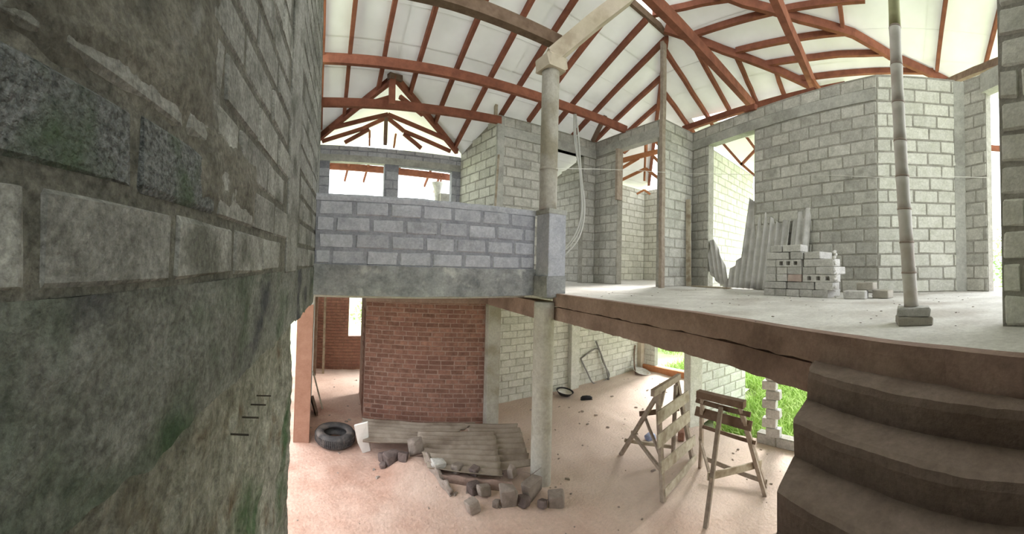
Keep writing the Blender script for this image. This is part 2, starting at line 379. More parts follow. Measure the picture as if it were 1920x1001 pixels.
def gfn(u, v):
    x = -30 + u * 80; y = -25 + v * 70
    return (x, y, -2.78 + noise.noise(Vector((x * .2, y * .2, 0))) * .06 + max(0, max(abs(x - 4) - 9, abs(y - 4) - 9)) * .03)
lawn = struct('lawn', grid_patch(gfn, 60, 60), 'grass', True)

# ------------------------------------------------------------------ walls of the upper floor
# left wall, running away right beside the camera
LW0, LW1 = Vector((-.4866, -.36, 0)), Vector((-.0547, 4.31, 0))
LD = (LW1 - LW0); LLEN = LD.length; LD.normalize(); LN = Vector((LD.y, -LD.x, 0))   # LN points into the room
wl_ = block_wall('wall_left', (LW0.x, LW0.y), (LW1.x, LW1.y), .28, 4.4, 4.0, .15, .47, .2, 'near_block', 'near_mortar', proud=.008, gap=.028,
                 first=.13, bev=.012, jit=.005, rough=1.2, bands=(), cull=lambda c: c.z > .36 + .8 * (c.y + .75) or c.y < -.1 or (2.41 < c.y < 2.9))
def lw(N, z, o=0.0):
    s = (N - LW0.y) / LD.y
    p = LW0 + LD * s + LN * o
    return (p.x, p.y, z)
# ring beam band under the blocks, with stains, and the rough recessed wall below it
def band(u, v):
    N = -.3 + u * 4.6; z = -.14 + v * .42 + ((noise.noise(Vector((N * 3, 0, 2))) * .03 + noise.noise(Vector((N * 12, 0, 2))) * .02) * (1 - v) ** 4)
    a = noise.noise(Vector((N * 3, z * 3, 1))) * .012 + noise.noise(Vector((N * 11, z * 11, 4))) * .006 + noise.noise(Vector((N * 30, z * 30, 4))) * .003
    return lw(N, z, a + .004)
bandm = MB(); g = grid_patch(band, 240, 26)
ob = link('ring_beam', g, 'stained', wl_, True)
link('ring_beam_core', fixn(MB().hexa([lw(-.3, -.14, -.16), lw(4.3, -.14, -.16), lw(4.3, -.14, -.005), lw(-.3, -.14, -.005)], [lw(-.3, .28, -.16), lw(4.3, .28, -.16), lw(4.3, .28, -.005), lw(-.3, .28, -.005)]).me()), 'stained', wl_)
def lowf(u, v):
    N = -.3 + u * 3.38; z = -2.65 + v * 2.53
    a = noise.noise(Vector((N * 4, z * 2.5, 7))) * .03 + noise.noise(Vector((N * 10, z * 7, 3))) * .018 + noise.noise(Vector((N * 28, z * 22, 3))) * .008
    return lw(N, z, a - .028 - .022 * max(0.0, min(1.0, (z + .75) / .5)))
low = struct('wall_left', grid_patch(lowf, 260, 170), 'rough_stained', True)
link('wall_core', fixn(MB().hexa([lw(-.3, -2.65, -.22), lw(3.08, -2.65, -.22), lw(3.08, -2.65, -.05), lw(-.3, -2.65, -.05)], [lw(-.3, -.12, -.22), lw(3.08, -.12, -.22), lw(3.08, -.12, -.05), lw(-.3, -.12, -.05)]).me()), 'rough_stained', low)
# tie column cast into the left wall
link('tie_column', bevelled(MB().hexa([lw(2.44, .27, -.1), lw(2.88, .27, -.1), lw(2.88, .27, .014), lw(2.44, .27, .014)], [lw(2.44, 4.2, -.1), lw(2.88, 4.2, -.1), lw(2.88, 4.2, .014), lw(2.44, 4.2, .014)]).me(), .006), 'near_block', wl_)
# smeared mortar over the joints near the camera, and the dark patch of exposed aggregate
def patch(N0, N1, fz0, fz1, off, amp, seed, nu=70, nv=50):
    def fn(u, v):
        N = N0 + u * (N1 - N0) + noise.noise(Vector((v * 4, seed, 1))) * .05 * (1 if u in (0, 1) else 0)
        a, b = fz0(N), fz1(N); z = a + v * (b - a) + noise.noise(Vector((N * 9, v, seed))) * .03
        e = min(u, 1 - u, v, 1 - v); e = min(1, e / .22)
        q = noise.noise(Vector((N * 5, z * 5, seed))) * amp + noise.noise(Vector((N * 16, z * 16, seed))) * amp * .6 + noise.noise(Vector((N * 45, z * 45, seed))) * amp * .3
        return lw(N, z, -.006 + (off + q) * e)
    return grid_patch(fn, nu, nv)
link('mortar_smear', patch(.18, 1.28, lambda N: .665, lambda N: .76 + (N - .1) * .66, .024, .011, 2.2, 110, 60), 'smear', wl_, True)
link('mortar_smear', patch(.9, 1.75, lambda N: .48, lambda N: .82, .020, .010, 5.1, 90, 50), 'smear', wl_, True)
ag_mesh = {}
for ch in wl_.children:          # the course that shows bare coarse aggregate
    if ch.name.startswith('block') and ch.location.y < 1.0 and .5 < ch.location.z < .66:
        if ch.data.name not in ag_mesh:
            me = ch.data.copy(); me.materials.clear(); me.materials.append(M['aggregate']); ag_mesh[ch.data.name] = me
        ch.data = ag_mesh[ch.data.name]
for N_, z_ in ((1.88, -.355), (1.77, -.36), (1.63, -.365), (1.47, -.37)):
    a = Vector(lw(N_, z_, -.02)); b = Vector(lw(N_ + .03, z_ - .004, .05))
    link('iron_pin', MB().tube([a, b], .004, 6).me(), 'iron', low)
# the same wall carries on beyond the parapet to the far room
block_wall('wall_left', (-.055, 4.33), (-.06, 8.0), 0, 3.6, 3.05, .15, .42, .2, 'near_block', 'near_mortar', rough=.6, cull=lambda c: False)

# parapet in front of the void
par = block_wall('wall_parapet', (-.05, 4.25), (2.84, 4.25), .31, 1.075, 1.09, .15, .415, .192, 'parapet', 'parapet_mortar', rough=1.0, gap=.03, jit=.006, bev=.014, first=.2, proud=.007)
def pband(u, v):
    x = -.06 + u * 2.93; z = -.04 + v * .36 + (noise.noise(Vector((x * 3, 4, 2))) * .012 if v in (0, 1) else 0)
    a = noise.noise(Vector((x * 4, z * 5, 1))) * .014 + noise.noise(Vector((x * 14, z * 14, 4))) * .009
    return (x, 4.235 - a, z)
link('edge_band', grid_patch(pband, 140, 16), 'band', par, True)
link('edge_band_core', MB().box(-.06, 4.25, -.04, 2.86, 4.42, .31).me(), 'band', par)
def cap(u, v):
    x = -.06 + u * 2.92; pr = [(.0, 1.065), (-.006, 1.14), (.075, 1.155), (.156, 1.14), (.16, 1.065)]
    t = v * 4; i = min(3, int(t)); f = t - i
    yy = pr[i][0] + (pr[i + 1][0] - pr[i][0]) * f; zz = pr[i][1] + (pr[i + 1][1] - pr[i][1]) * f
    return (x, 4.245 + yy + noise.noise(Vector((x * 8, v * 4, 1))) * .006, zz + noise.noise(Vector((x * 3, 1, 1))) * .008 + noise.noise(Vector((x * 15, v * 3, 1))) * .005)
link('coping', grid_patch(cap, 150, 8), 'parapet', par, True)

# far room with its two windows
block_wall('wall_far', (-.06, 8.0), (3.22, 8.0), 0, 2.90, 2.90, .15, .42, .2, 'parapet', 'parapet_mortar', holes=((.23, 1.45, 1.0, 2.56), (1.77, 3.05, 1.0, 2.54)), bands=((2.5, 2.66),))
link('window_ledge', MB().box(.17, 7.98, .98, 3.0, 8.17, 1.01).me(), 'concrete', bpy.data.objects['wall_far'])
link('lintel_beam', MB().box(-.05, 7.985, 2.55, 3.2, 8.16, 2.70).me(), 'concrete', bpy.data.objects['wall_far'])
block_wall('wall_far_right', (3.38, 6.5), (3.2, 8.0), 0, 3.40, 2.95, .15, .40, .2, 'pale_block', 'mortar')
ef = block_wall('wall_north', (3.38, 6.5), (6.03, 6.44), 0, 3.42, 3.42, .15, .40, .2, holes=((1.30, 2.27, -.1, 3.0),), bands=((3.0, 3.2),))
link('lintel_beam', fixn(MB().beam((3.5, 6.57, 3.10), (6.1, 6.51, 3.10), .19, .2).me()), 'concrete', ef)
link('corner_column', bevelled(MB().box(3.37, 6.47, 0, 3.53, 6.63, 3.38).me(), .008), 'concrete', ef)
block_wall('wall_inner_dark', (6.03, 6.6), (6.0, 9.4), 0, 3.25, 2.4, .15, .40, .2)
ed = block_wall('wall_northeast', (6.03, 6.44), (5.90, 4.33), 0, 3.42, 3.42, .15, .40, .2, holes=((.80, 2.03, -.1, 3.06),), bands=((3.05, 3.25),))
link('lintel_beam', fixn(MB().beam((6.11, 6.4, 3.15), (5.97, 4.33, 3.15), .19, .2).me()), 'concrete', ed)
link('door_jamb', fixn(MB().beam((5.97, 5.60, 1.9), (5.97, 5.60, 3.05), .17, .07, (0, 1, 0)).me()), 'horse_wood', ed)
block_wall('wall_east_short', (5.90, 4.33), (6.91, 4.24), 0, 3.42, 3.42, .15, .40, .2)
er = block_wall('wall_right', (6.91, 4.24), (5.63, .23), 0, 3.42, 3.42, .15, .40, .2, holes=((.52, 1.78, -.1, 3.02),), bands=((3.02, 3.2),))
dv = Vector((5.63 - 6.91, .23 - 4.24, 0)).normalized(); nb_ = Vector((-dv.y, dv.x, 0)) * -1
if nb_.x < 0: nb_ = -nb_
def rw(s, o, z): q = Vector((6.91, 4.24, z)) + dv * s + nb_ * o; return q
link('lintel_beam', fixn(MB().beam(rw(0, .075, 3.11), rw(4.2, .075, 3.11), .19, .19).me()), 'concrete', er)
block_wall('wall_right_bay', (5.63, .23), (5.75, -1.03), 0, 3.42, 3.42, .15, .40, .2, 'pale_block', 'mortar')
eb = block_wall('wall_right_return', (5.76, -1.16), (5.45, -1.46), 0, 3.42, 3.42, .15, .36, .2)
link('corner_column', bevelled(MB().box(5.735, -1.18, 0, 5.93, -1.0, 3.4).me(), .006), 'concrete', eb)
link('lintel_beam', fixn(MB().beam((5.5, -1.45, 3.25), (4.2, -2.3, 3.25), .17, .3).me()), 'concrete', eb)
struct('wall_unseen_inner_north', MB().box(3.2, 9.4, 0, 6.2, 9.55, 2.3).me(), 'mortar')  # unseen wall, added to close off this room and keep it dark
# near pier at the right edge
np_ = block_wall('wall_pier', (2.165, -.665), (1.75, -1.25), 0, 3.4, 3.4, .2, .30, .2, 'pale_block', 'mortar', jit=.007, bev=.016, gap=.024, rough=1.5, proud=.012)
# rooms behind the door and behind the right hand opening
block_wall('wall_door_room', (6.35, 7.55), (9.3, 7.55), 0, 2.92, 2.92, .15, .40, .2, 'pale_block', 'pale_mortar', cull=lambda c: c.x < 7.6)
block_wall('wall_door_room', (9.3, 7.55), (9.2, 5.6), 0, 2.92, 2.92, .15, .40, .2, 'pale_block', 'pale_mortar')
block_wall('wall_side_room', (7.02, 4.35), (11.0, 4.42), 0, 3.42, 3.42, .15, .40, .2, 'pale_block', 'pale_mortar')

# guessed, unseen block shell behind the camera, added and shaped to hold back light
struct('wall_unseen_south', MB().box(-.7, -3.2, -2.62, 4.2, -3.05, -.1).box(-.7, -3.2, -.1, 2.7, -3.05, 3.9).me(), 'mortar')
struct('wall_unseen_left_rear', MB().box(-.75, -3.2, -2.62, -.6, -.3, 4.6).me(), 'near_mortar')

# ------------------------------------------------------------------ columns
def column_thing(label, loc, r, h, cap_=None, k=28):
    t = thing('round_column', label, 'column', loc)
    prof = [(r * (1 + .012 * noise.noise(Vector((i * .7, loc[0], 0)))), h * i / 24) for i in range(25)]
    link('shaft', MB().lathe(prof, k=k).me(), 'column', t, True)
    return t
pt = thing('parapet_pillar', 'square concrete pillar ending the low block parapet, carrying the round column', 'pillar', (3.0, 4.09, 0))
link('shaft', bevelled(MB().box(-.14, -.15, .22, .15, .15, 1.10).me(), .012, 2, .003), 'parapet', pt)
link('base', bevelled(MB().box(-.17, -.17, -.05, .15, .16, .24).me(), .02, 2, .006), 'band', pt)
link('cap', bevelled(MB().box(-.15, -.16, 1.08, .16, .16, 1.15).me(), .01, 2, .004), 'concrete', pt)
ct = column_thing('tall smooth round concrete column standing on the parapet pillar under the roof', (2.94, 4.09, 1.15), .122, 1.98)
link('form_ring', MB().lathe([(.124, .54), (.129, .55), (.129, .57), (.124, .58)], k=28).me(), 'column', ct, True)
cp = bevelled(MB().box(-.16, -.16, -.02, .17, .16, .17).me(), .03, 2, .016)
link('capital', cp, 'tan_beam', ct).location = (0, 0, 1.95)
cl = column_thing('round concrete column on the sunken floor under the slab corner', (2.91, 4.08, -2.62), .14, 2.5)
t = thing('square_column', 'square concrete column at the right end of the red brick wall', 'column', (3.17, 6.1, -2.62))
link('shaft', bevelled(MB().box(-.13, -.1, 0, .13, .14, 2.5).me(), .01, 2, .002), 'column', t)
t = thing('square_column', 'square column behind the trestles, dark on its left face and pale on its right', 'column', (6.06, 3.66, -2.62), -.55)
link('shaft', bevelled(MB().box(-.13, -.14, 0, .13, .14, 2.5).me(), .01, 2, .002), 'pale_block', t)

# ------------------------------------------------------------------ walls of the lower floor
Z0 = -2.62
bw = block_wall('wall_red_brick', (.92, 6.83), (3.04, 6.13), Z0, -.07, -.07, .12, .235, .086, 'brick', 'brick_mortar', piece='brick', gap=.016, bev=.006, jit=.004, rough=1.6, proud=.006, maxn=300)
block_wall('wall_red_brick_return', (.93, 6.85), (1.0, 8.2), Z0, -.07, -.07, .12, .235, .086, 'brick', 'brick_mortar', piece='brick', gap=.016, bev=.006, maxn=60, cull=lambda c: c.y > 7.4)
# far brick wall: bricks too small to pick apart singly, joined
fb = MB(); fm = MB()
for r in range(30):
    z = Z0 + r * .083
    x = -.2 - (r % 2) * .12
    while x < 3.0:
        a, b = max(x, -.2), x + .225
        x += .24
        if -1.72 < z + .04 < -.42 and b > .88 and a < 1.37:
            if a < .88 - .05: fb.box(a, 10.04, z, .88, 10.2, z + .07)
            if b > 1.37 + .05: fb.box(1.37, 10.04, z, b, 10.2, z + .07)
            continue
        fb.box(a, 10.04 - R.uniform(0, .006), z, b, 10.2, z + .07)
for x0, z0, x1, z1 in ((-.2, Z0, .88, -.14), (1.37, Z0, 3.1, -.14), (.88, Z0, 1.37, -1.70), (.88, -.46, 1.37, -.14)): fm.box(x0, 10.05, z0, x1, 10.18, z1)
fw = struct('wall_lower_far', fm.me(), 'brick_mortar')
s = link('bricks', fb.me(), 'brick', fw); s['kind'] = 'stuff'
w = struct('wall_lower_left', MB().box(-.22, 6.1, Z0, -.06, 10.1, -.14).me(), 'concrete')
link('jamb', bevelled(MB().box(-.1, 9.4, Z0, .02, 9.55, -.15).me(), .005), 'dark_wood', w)
t = thing('pilaster', 'orange-red plastered pilaster between the dark left wall and the grey wall', 'pillar', (-.17, 5.98, -2.62))
link('shaft', bevelled(MB().box(-.15, -.06, 0, .11, .10, 2.26).me(), .012, 2, .004), 'orange_brick', t)
link('capital', bevelled(MB().box(-.16, -.04, 2.22, .12, .12, 2.5).me(), .02, 2, .006), 'column', t)
t = tag(link('door_pole', MB().beam((.21, 9.62, -2.6), (.2, 9.62, -.16), .06, .06).me(), 'grey_wood'), 'thin pale upright pole by the left side of the far lower room', 'pole')
wb = block_wall('wall_lower_back', (3.3, 6.97), (8.5, 6.97), Z0, -.07, -.07, .15, .38, .155, 'pale_block', 'pale_mortar', gap=.012, maxn=290)
link('pilaster', bevelled(MB().box(5.72, 6.84, Z0, 5.98, 7.0, -.14).me(), .006), 'pale_block', wb)
we = block_wall('wall_lower_east', (8.5, 6.97), (8.5, 4.2), Z0, -.07, -.07, .15, .38, .155, 'pale_block', 'pale_mortar', gap=.012, holes=((.53, 2.6, -2.44, -.4),))
link('threshold', bevelled(MB().box(8.42, 4.4, Z0, 8.5, 6.97, -2.44).me(), .01), 'orange_wood', we)
link('corner_post', bevelled(MB().box(8.34, 6.82, Z0, 8.5, 6.97, -.14).me(), .006), 'tan_beam', we)
block_wall('wall_lower_garden', (6.2, 3.6), (7.62, 3.24), Z0, -.07, -.07, .15, .38, .19, 'pale_block', 'pale_mortar')
# toothed block pier and the low stub it stands on
wt = block_wall('wall_lower_stub', (5.98, 2.32), (5.80, 1.30), Z0, -2.44, -2.44, .15, .38, .19, 'stack', 'mortar')
t = thing('toothed_pier', 'pier of alternating cement blocks with toothed edges before the green grass', 'pier', (5.93, 2.03, -2.44), math.pi / 2)
z = 0; i = 0
while z < 2.28:
    me = boxmesh(.25, .13, .145, .01, .004); me.materials.append(M['stack'])
    o = link('block', me, None, t); o.location = (.035 if i % 2 else -.035, 0, z + .075); z += .155; i += 1

# ------------------------------------------------------------------ roof: lining sheets and rafters
SN, SE = 6.46, 6.86
zN = lambda N: SN - .45 * N
zE = lambda E: SE - .4 * E
hipE = lambda N: 1.125 * N + 1.0
RIDGE = 3.93
ceil = struct('ceiling', fixn(MB().beam((-.4, RIDGE, zN(RIDGE) + .08), (5.42, RIDGE, zN(RIDGE) + .08), .06, .12).me()), 'dark_wood')
def quad_sheet(p4, th=.012, mt='sheet'):
    n_ = (Vector(p4[1]) - Vector(p4[0])).cross(Vector(p4[3]) - Vector(p4[0])).normalized()
    if n_.z < 0: n_ = -n_
    mb = MB().hexa(p4, [Vector(p) + n_ * th for p in p4])
    return link('roof_sheet', fixn(mb.me('sheet')), mt, ceil)
OFF = .055
def vl(N): return None if N < 6.26 else 1.22 - (N - 6.26) * .88      # valley lines of the wing
def vr(N): return None if N < 6.26 else 1.22 + (N - 6.26) * 1.19
# north slope, in bands of lining
bands = [3.93, 4.55, 5.2, 5.75, 6.26, 6.85, 7.5, 8.1, 8.7]
for bi, (a, b) in enumerate(zip(bands, bands[1:])):
    dz = OFF + (.004 if bi % 2 else 0)
    P = lambda E, N: (E, N, zN(N) + dz)
    if a < 6.25: spans = [((-1.2, -1.2), (1.22, 1.22)), ((1.22, 1.22), (3.3, 3.3)), ((3.3, 3.3), (hipE(a), hipE(b)))]
    else: spans = [((-1.2, -1.2), (vl(a), vl(b))), ((vr(a), vr(b)), (hipE(a), hipE(b)))]
    for (ea, eb), (fa, fb_) in spans:
        quad_sheet([P(ea, a), P(fa, a), P(fb_, b + .012), P(eb, b + .012)])
# east slope
def east(E0, E1, N0, N1a, N1b, dz):
    P = lambda E, N: (E, N, zE(E) + OFF + dz)
    quad_sheet([P(E0, N0), P(E1, N0), P(E1, N1b), P(E0, N1a)])
hN = lambda E: (E - 1.0) / 1.125
for i, (a, b) in enumerate(((3.4, 4.3), (4.3, 4.95), (4.95, 5.5), (5.5, 6.1), (6.1, 6.65), (6.65, 7.35))):
    c0 = RIDGE if a < 5.4 else hN(a); c1 = RIDGE if b < 5.45 else hN(b)
    dz = .003 if i % 2 else 0
    east(a, b + .01, -3.0, -.6, -.6, dz); east(a, b + .01, -.6, 1.8, 1.8, dz + .002); east(a, b + .01, 1.8, c0, c1, dz)
for a, b in ((7.35, 7.7),): east(a, b, 4.55, hN(a), hN(b), 0)
# slope over the stairs, above the picture
quad_sheet([(-1.2, RIDGE, 5.3), (3.4, RIDGE, zE(3.4) + OFF), (3.4, -3, zE(3.4) + OFF), (-1.2, -3, 5.3)])
# lining over the side room
quad_sheet([(7.5, 1.5, 3.5), (12, 1.5, 3.3), (12, 4.9, 3.75), (7.5, 4.9, 3.95)])
def rafter(a, b, w=.065, h=.10, mt='paint_wood', dz=0.0, jit=.006):
    a = Vector(a) + Vector((0, 0, dz)); b = Vector(b) + Vector((0, 0, dz))
    return link('rafter', fixn(MB().beam(a, b, w, h, n=6, jit=jit).me('rafter')), mt, ceil)
NR = [(-.05, RIDGE, 7.5), (.40, RIDGE, 7.15), (.97, RIDGE, 6.53), (1.57, RIDGE, 6.57), (2.25, RIDGE, 7.1), (2.91, RIDGE, 7.66), (3.52, RIDGE, 7.0), (4.17, RIDGE, 6.6), (4.82, RIDGE, 6.7), (5.44, 3.97, 6.7), (6.10, 4.56, 6.7), (6.70, 5.1, 6.6), (7.2, 5.55, 6.6)]
for E, a, b in NR: rafter((E, a, zN(a)), (E, b, zN(b)))
ERF = [(4.72, 6.40, 7.75), (4.11, 5.6, 7.75), (3.52, 5.52, 7.3), (2.84, 6.1, 7.3), (2.20, 6.56, 7.3), (.81, 4.5, 6.03), (-.87, 4.5, 6.78), (-1.77, 4.5, 7.0), (-2.6, 4.5, 7.0)]
for N, a, b in ERF: rafter((a, N, zE(a)), (b, N, zE(b)))
for a, b in (((4.98, 3.91), (5.24, 2.4)), ((5.56, 3.40), (5.60, .40)), ((6.06, 2.80), (6.08, .66)), ((6.43, 2.34), (6.47, .02)), ((6.84, 1.80), (6.82, -.80))):
    pa = Vector((a[0], a[1], zE(a[0]))); pb = Vector((b[0], b[1], zE(b[0])))
    link('purlin', fixn(MB().beam(pa, pb, .07, .10, n=5, jit=.006).me('purlin')), 'paint_wood', ceil)
link('hip_rafter', fixn(MB().beam((5.42, 3.93, zN(3.93) - .01), (9.3, 7.38, zN(7.38) - .01), .08, .14).me()), 'paint_wood', ceil)
for pts in (((5.26, 3.83), (5.95, 3.0), (6.57, 2.13), (7.09, 1.45)), ((5.0, 2.75), (5.30, 2.33), (5.73, 1.49), (6.07, .64), (6.48, .01), (7.0, -1.17))):
    for a, b in zip(pts, pts[1:]):
        pa = Vector((a[0], a[1], zE(a[0]) - .04)); pb = Vector((b[0], b[1], zE(b[0]) - .04)); e = (pb - pa).normalized() * .02
        link('diagonal_rafter', fixn(MB().beam(pa - e, pb + e, .08, .14).me()), 'paint_wood', ceil)
link('valley_rafter', fixn(MB().beam((1.22, 6.26, zN(6.26) - .02), (-.10, 7.76, zN(7.76) - .02), .075, .12).me()), 'paint_wood', ceil)
link('valley_rafter', fixn(MB().beam((1.22, 6.26, zN(6.26) - .02), (3.0, 7.76, zN(7.76) - .02), .075, .12).me()), 'paint_wood', ceil)
def timber(label, a, b, w, h, mt='paint_wood', name='tie_beam', n=8, jit=.004):
    return tag(link(name, fixn(MB().beam(a, b, w, h, n=n, jit=jit).me(name)), mt), label, 'beam')
timber('long reddish timber tie beam crossing below the white lining above the parapet', (-.30, 6.02, 3.70), (6.02, 5.45, 3.47), .08, .16)
timber('shorter red timber beam behind the long tie beam, ending on the corner wall', (-.05, 6.5, 3.18), (3.45, 6.5, 3.31), .08, .15)
timber('dark grey squared beam running from the top left to the column head', (-.2, 4.12, 3.57), (3.10, 4.12, 3.57), .13, .17, 'dark_wood')
timber('thick red timber beam slanting down across the lining to the wall plate', (2.6, 2.86, 3.86), (7.05, 2.86, 3.82), .11, .17)
timber('second thick red timber beam further right, falling to the plate beside the sloping rafters', (3.2, 1.48, 3.92), (6.95, 1.48, 3.89), .11, .17)
timber('red wall plate beam above the right wall, carrying the rafter feet', (7.44, 4.85, 3.80), (6.98, .9, 3.97), .09, .13, name='wall_plate')
timber('dark plate beam on the right bay wall beneath the last rafters', (6.95, -1.1, 4.0), (5.1, -1.75, 3.50), .1, .12, 'dark_wood', 'wall_plate')
timber('tan slanting beam rising from the column head to the ridge', (2.92, 4.06, 3.26), (4.02, 3.64, 4.50), .22, .20, 'tan_beam', 'raking_beam', 4)
timber('tall thin timber prop standing in front of the tall doorway up to the roof', (5.62, 4.12, 0), (5.42, 4.0, 4.62), .105, .07, 'horse_wood', 'timber_prop', 8, .006)
timber('short upright strut on the corner wall left of the round column', (3.33, 6.5, 3.38), (3.33, 6.5, 4.0), .06, .06, 'grey_wood', 'strut', 2)
timber('short dark upright strut above the wall corner right of the column', (5.88, 6.40, 3.40), (5.80, 5.9, 3.85), .08, .08, 'dark_wood', 'strut', 2)
timber('small red timber pad on the right wall under the thick beam end', (6.33, 2.50, 3.44), (6.42, 2.76, 3.46), .09, .10, 'paint_wood', 'timber_pad', 1, 0)
timber('reddish timber offcut lying on the right wall top, near the second beam', (6.16, 1.55, 3.46), (6.08, 1.30, 3.46), .09, .09, 'paint_wood', 'timber_pad', 1, 0)
timber('pale leaning timber offcut at the foot of the second beam', (6.05, 1.22, 3.43), (6.35, 1.40, 3.78), .06, .07, 'orange_wood', 'timber_pad', 1, 0)

# wing gable roof over the far room
wing = thing('gable_roof', 'small red timber gable roof over the far room with two windows', 'roof', (1.4, 7.4, 2.9))
def wp(name, a, b, w=.06, h=.075, mt='paint_wood'):
    o = Vector((1.4, 7.4, 2.9)); return link(name, fixn(MB().beam(Vector(a) - o, Vector(b) - o, w, h, n=3, jit=.004).me(name)), mt, wing)
for a, b in (((.11, 7.3, 3.0), (1.30, 7.3, 3.38)), ((1.30, 7.3, 3.38), (2.56, 7.3, 3.03)), ((.55, 7.0, 3.30), (1.28, 6.75, 3.50)), ((1.42, 6.75, 3.52), (1.95, 7.0, 3.34)),
             ((-.02, 7.75, 2.89), (.84, 7.75, 3.21)), ((.84, 7.75, 3.21), (1.36, 7.75, 3.50)), ((1.36, 7.75, 3.50), (1.75, 7.75, 3.24)), ((1.75, 7.75, 3.24), (2.84, 7.75, 2.93)),
             ((.47, 7.78, 2.90), (.98, 7.78, 3.22)), ((2.16, 7.78, 2.92), (1.75, 7.78, 3.20))): wp('rafter', a, b)
wp('king_post', (1.34, 7.74, 3.48), (1.34, 7.74, 2.90), .075, .06, 'dark_wood')
wp('king_post', (1.17, 6.22, 3.62), (1.17, 6.22, 3.12), .11, .06)
wp('thin_post', (1.01, 7.9, 3.24), (1.02, 7.9, 2.90), .04, .04, 'orange_wood'); wp('thin_post', (1.60, 7.9, 3.22), (1.56, 7.9, 2.90), .04, .04, 'orange_wood')
wp('hip_cap', (1.10, 6.2, 3.60), (1.34, 6.3, 3.62), .1, .1, 'dark_wood')
o_ = Vector((1.4, 7.4, 2.9))
def wsheet(p4):
    mb = MB().hexa([Vector(p) - o_ for p in p4], [Vector(p) - o_ + Vector((0, 0, .012)) for p in p4]); return link('roof_sheet', fixn(mb.me()), 'porch_sheet', wing)
wsheet([(1.30, 6.24, 3.74), (1.36, 9.7, 3.74), (-.75, 9.7, 2.92), (-.2, 7.8, 3.02)])
wsheet([(1.30, 6.24, 3.74), (3.2, 7.8, 3.02), (3.6, 9.7, 2.92), (1.36, 9.7, 3.74)])
# porch eave outside the windows
pe = thing('porch_eave', 'red eave beam and rafter tails of the porch seen through the far windows', 'eave', (1.6, 9.6, 2.7))
o2 = Vector((1.6, 9.6, 2.7))
def pp(name, a, b, w, h, mt='paint_wood'): return link(name, fixn(MB().beam(Vector(a) - o2, Vector(b) - o2, w, h).me()), mt, pe)
pp('eave_beam', (-.3, 9.6, 2.86), (3.7, 9.6, 2.80), .08, .17)
for x in (.22, .72, 1.22, 2.05, 2.9): pp('rafter_tail', (x, 9.2, 3.02), (x - .03 + (x - 1.4) * .06, 10.2, 2.62), .05, .07)
for a, b in (((3.2, 9.6, 2.76), (3.3, 10.3, 2.5)), ((3.25, 9.55, 2.84), (3.45, 10.2, 2.66))): pp('rafter_tail', a, b, .05, .08)
t = thing('round_column', 'small round porch column outside the second far window', 'column', (3.17, 9.6, -.1))
link('shaft', MB().lathe([(.07, 0), (.075, 2.3), (.11, 2.55), (.17, 2.72)], k=16).me(), 'concrete', t, True)

# trusses in the room behind the doorway
dt = thing('roof_truss', 'orange-red roof truss seen through the tall doorway', 'truss', (7.2, 5.9, 3.0))
o3 = Vector((7.2, 5.9, 3.0)); dd = Vector((.62, -.75, 0))
def dp(name, a, b, w=.05, h=.07, mt='orange_wood'):
    return link(name, fixn(MB().beam(Vector(a) - o3, Vector(b) - o3, w, h).me(name)), mt, dt)
dp('tie_beam', (6.75, 6.41, 3.09), (7.55, 5.44, 3.43), .06, .12)
dp('king_post', (7.23, 5.85, 3.66), (7.23, 5.85, 3.28), .08, .05)
for a, b in (((6.80, 6.35, 2.60), (7.23, 5.85, 2.93)), ((7.23, 5.85, 2.93), (7.48, 5.53, 2.63)), ((6.85, 6.29, 3.36), (7.10, 6.0, 3.60)), ((7.34, 5.71, 3.71), (7.48, 5.52, 3.46)), ((7.34, 5.71, 3.26), (7.5, 5.5, 3.0)), ((6.84, 6.30, 2.94), (7.12, 5.99, 3.20))): dp('rafter', a, b)
for a, b in (((7.95, 6.75, 2.50), (8.08, 6.58, 2.62)), ((8.08, 6.58, 2.62), (8.2, 6.45, 2.50))): dp('rafter', a, b, .05, .05)
dp('king_post', (7.23, 5.87, 3.25), (7.21, 5.87, 2.61), .04, .04)
sr = thing('valley_timbers', 'red timbers meeting in a point above the side room wall', 'rafters', (8.5, 3.8, 3.1))
o4 = Vector((8.5, 3.8, 3.1))
for a, b in (((8.5, 4.33, 3.73), (8.5, 3.74, 3.05)), ((8.5, 3.30, 3.45), (8.5, 3.76, 3.05)), ((8.5, 3.62, 3.76), (8.5, 3.36, 3.40)), ((8.5, 3.76, 3.08), (8.5, 3.3, 2.66))):
    link('rafter', fixn(MB().beam(Vector(a) - o4, Vector(b) - o4, .06, .06).me()), 'paint_wood', sr)
timber('red eave beam outside, seen through the narrow gap beside the near pier', (6.5, -1.2, 2.60), (6.5, -3.0, 2.60), .06, .10, name='eave_beam')

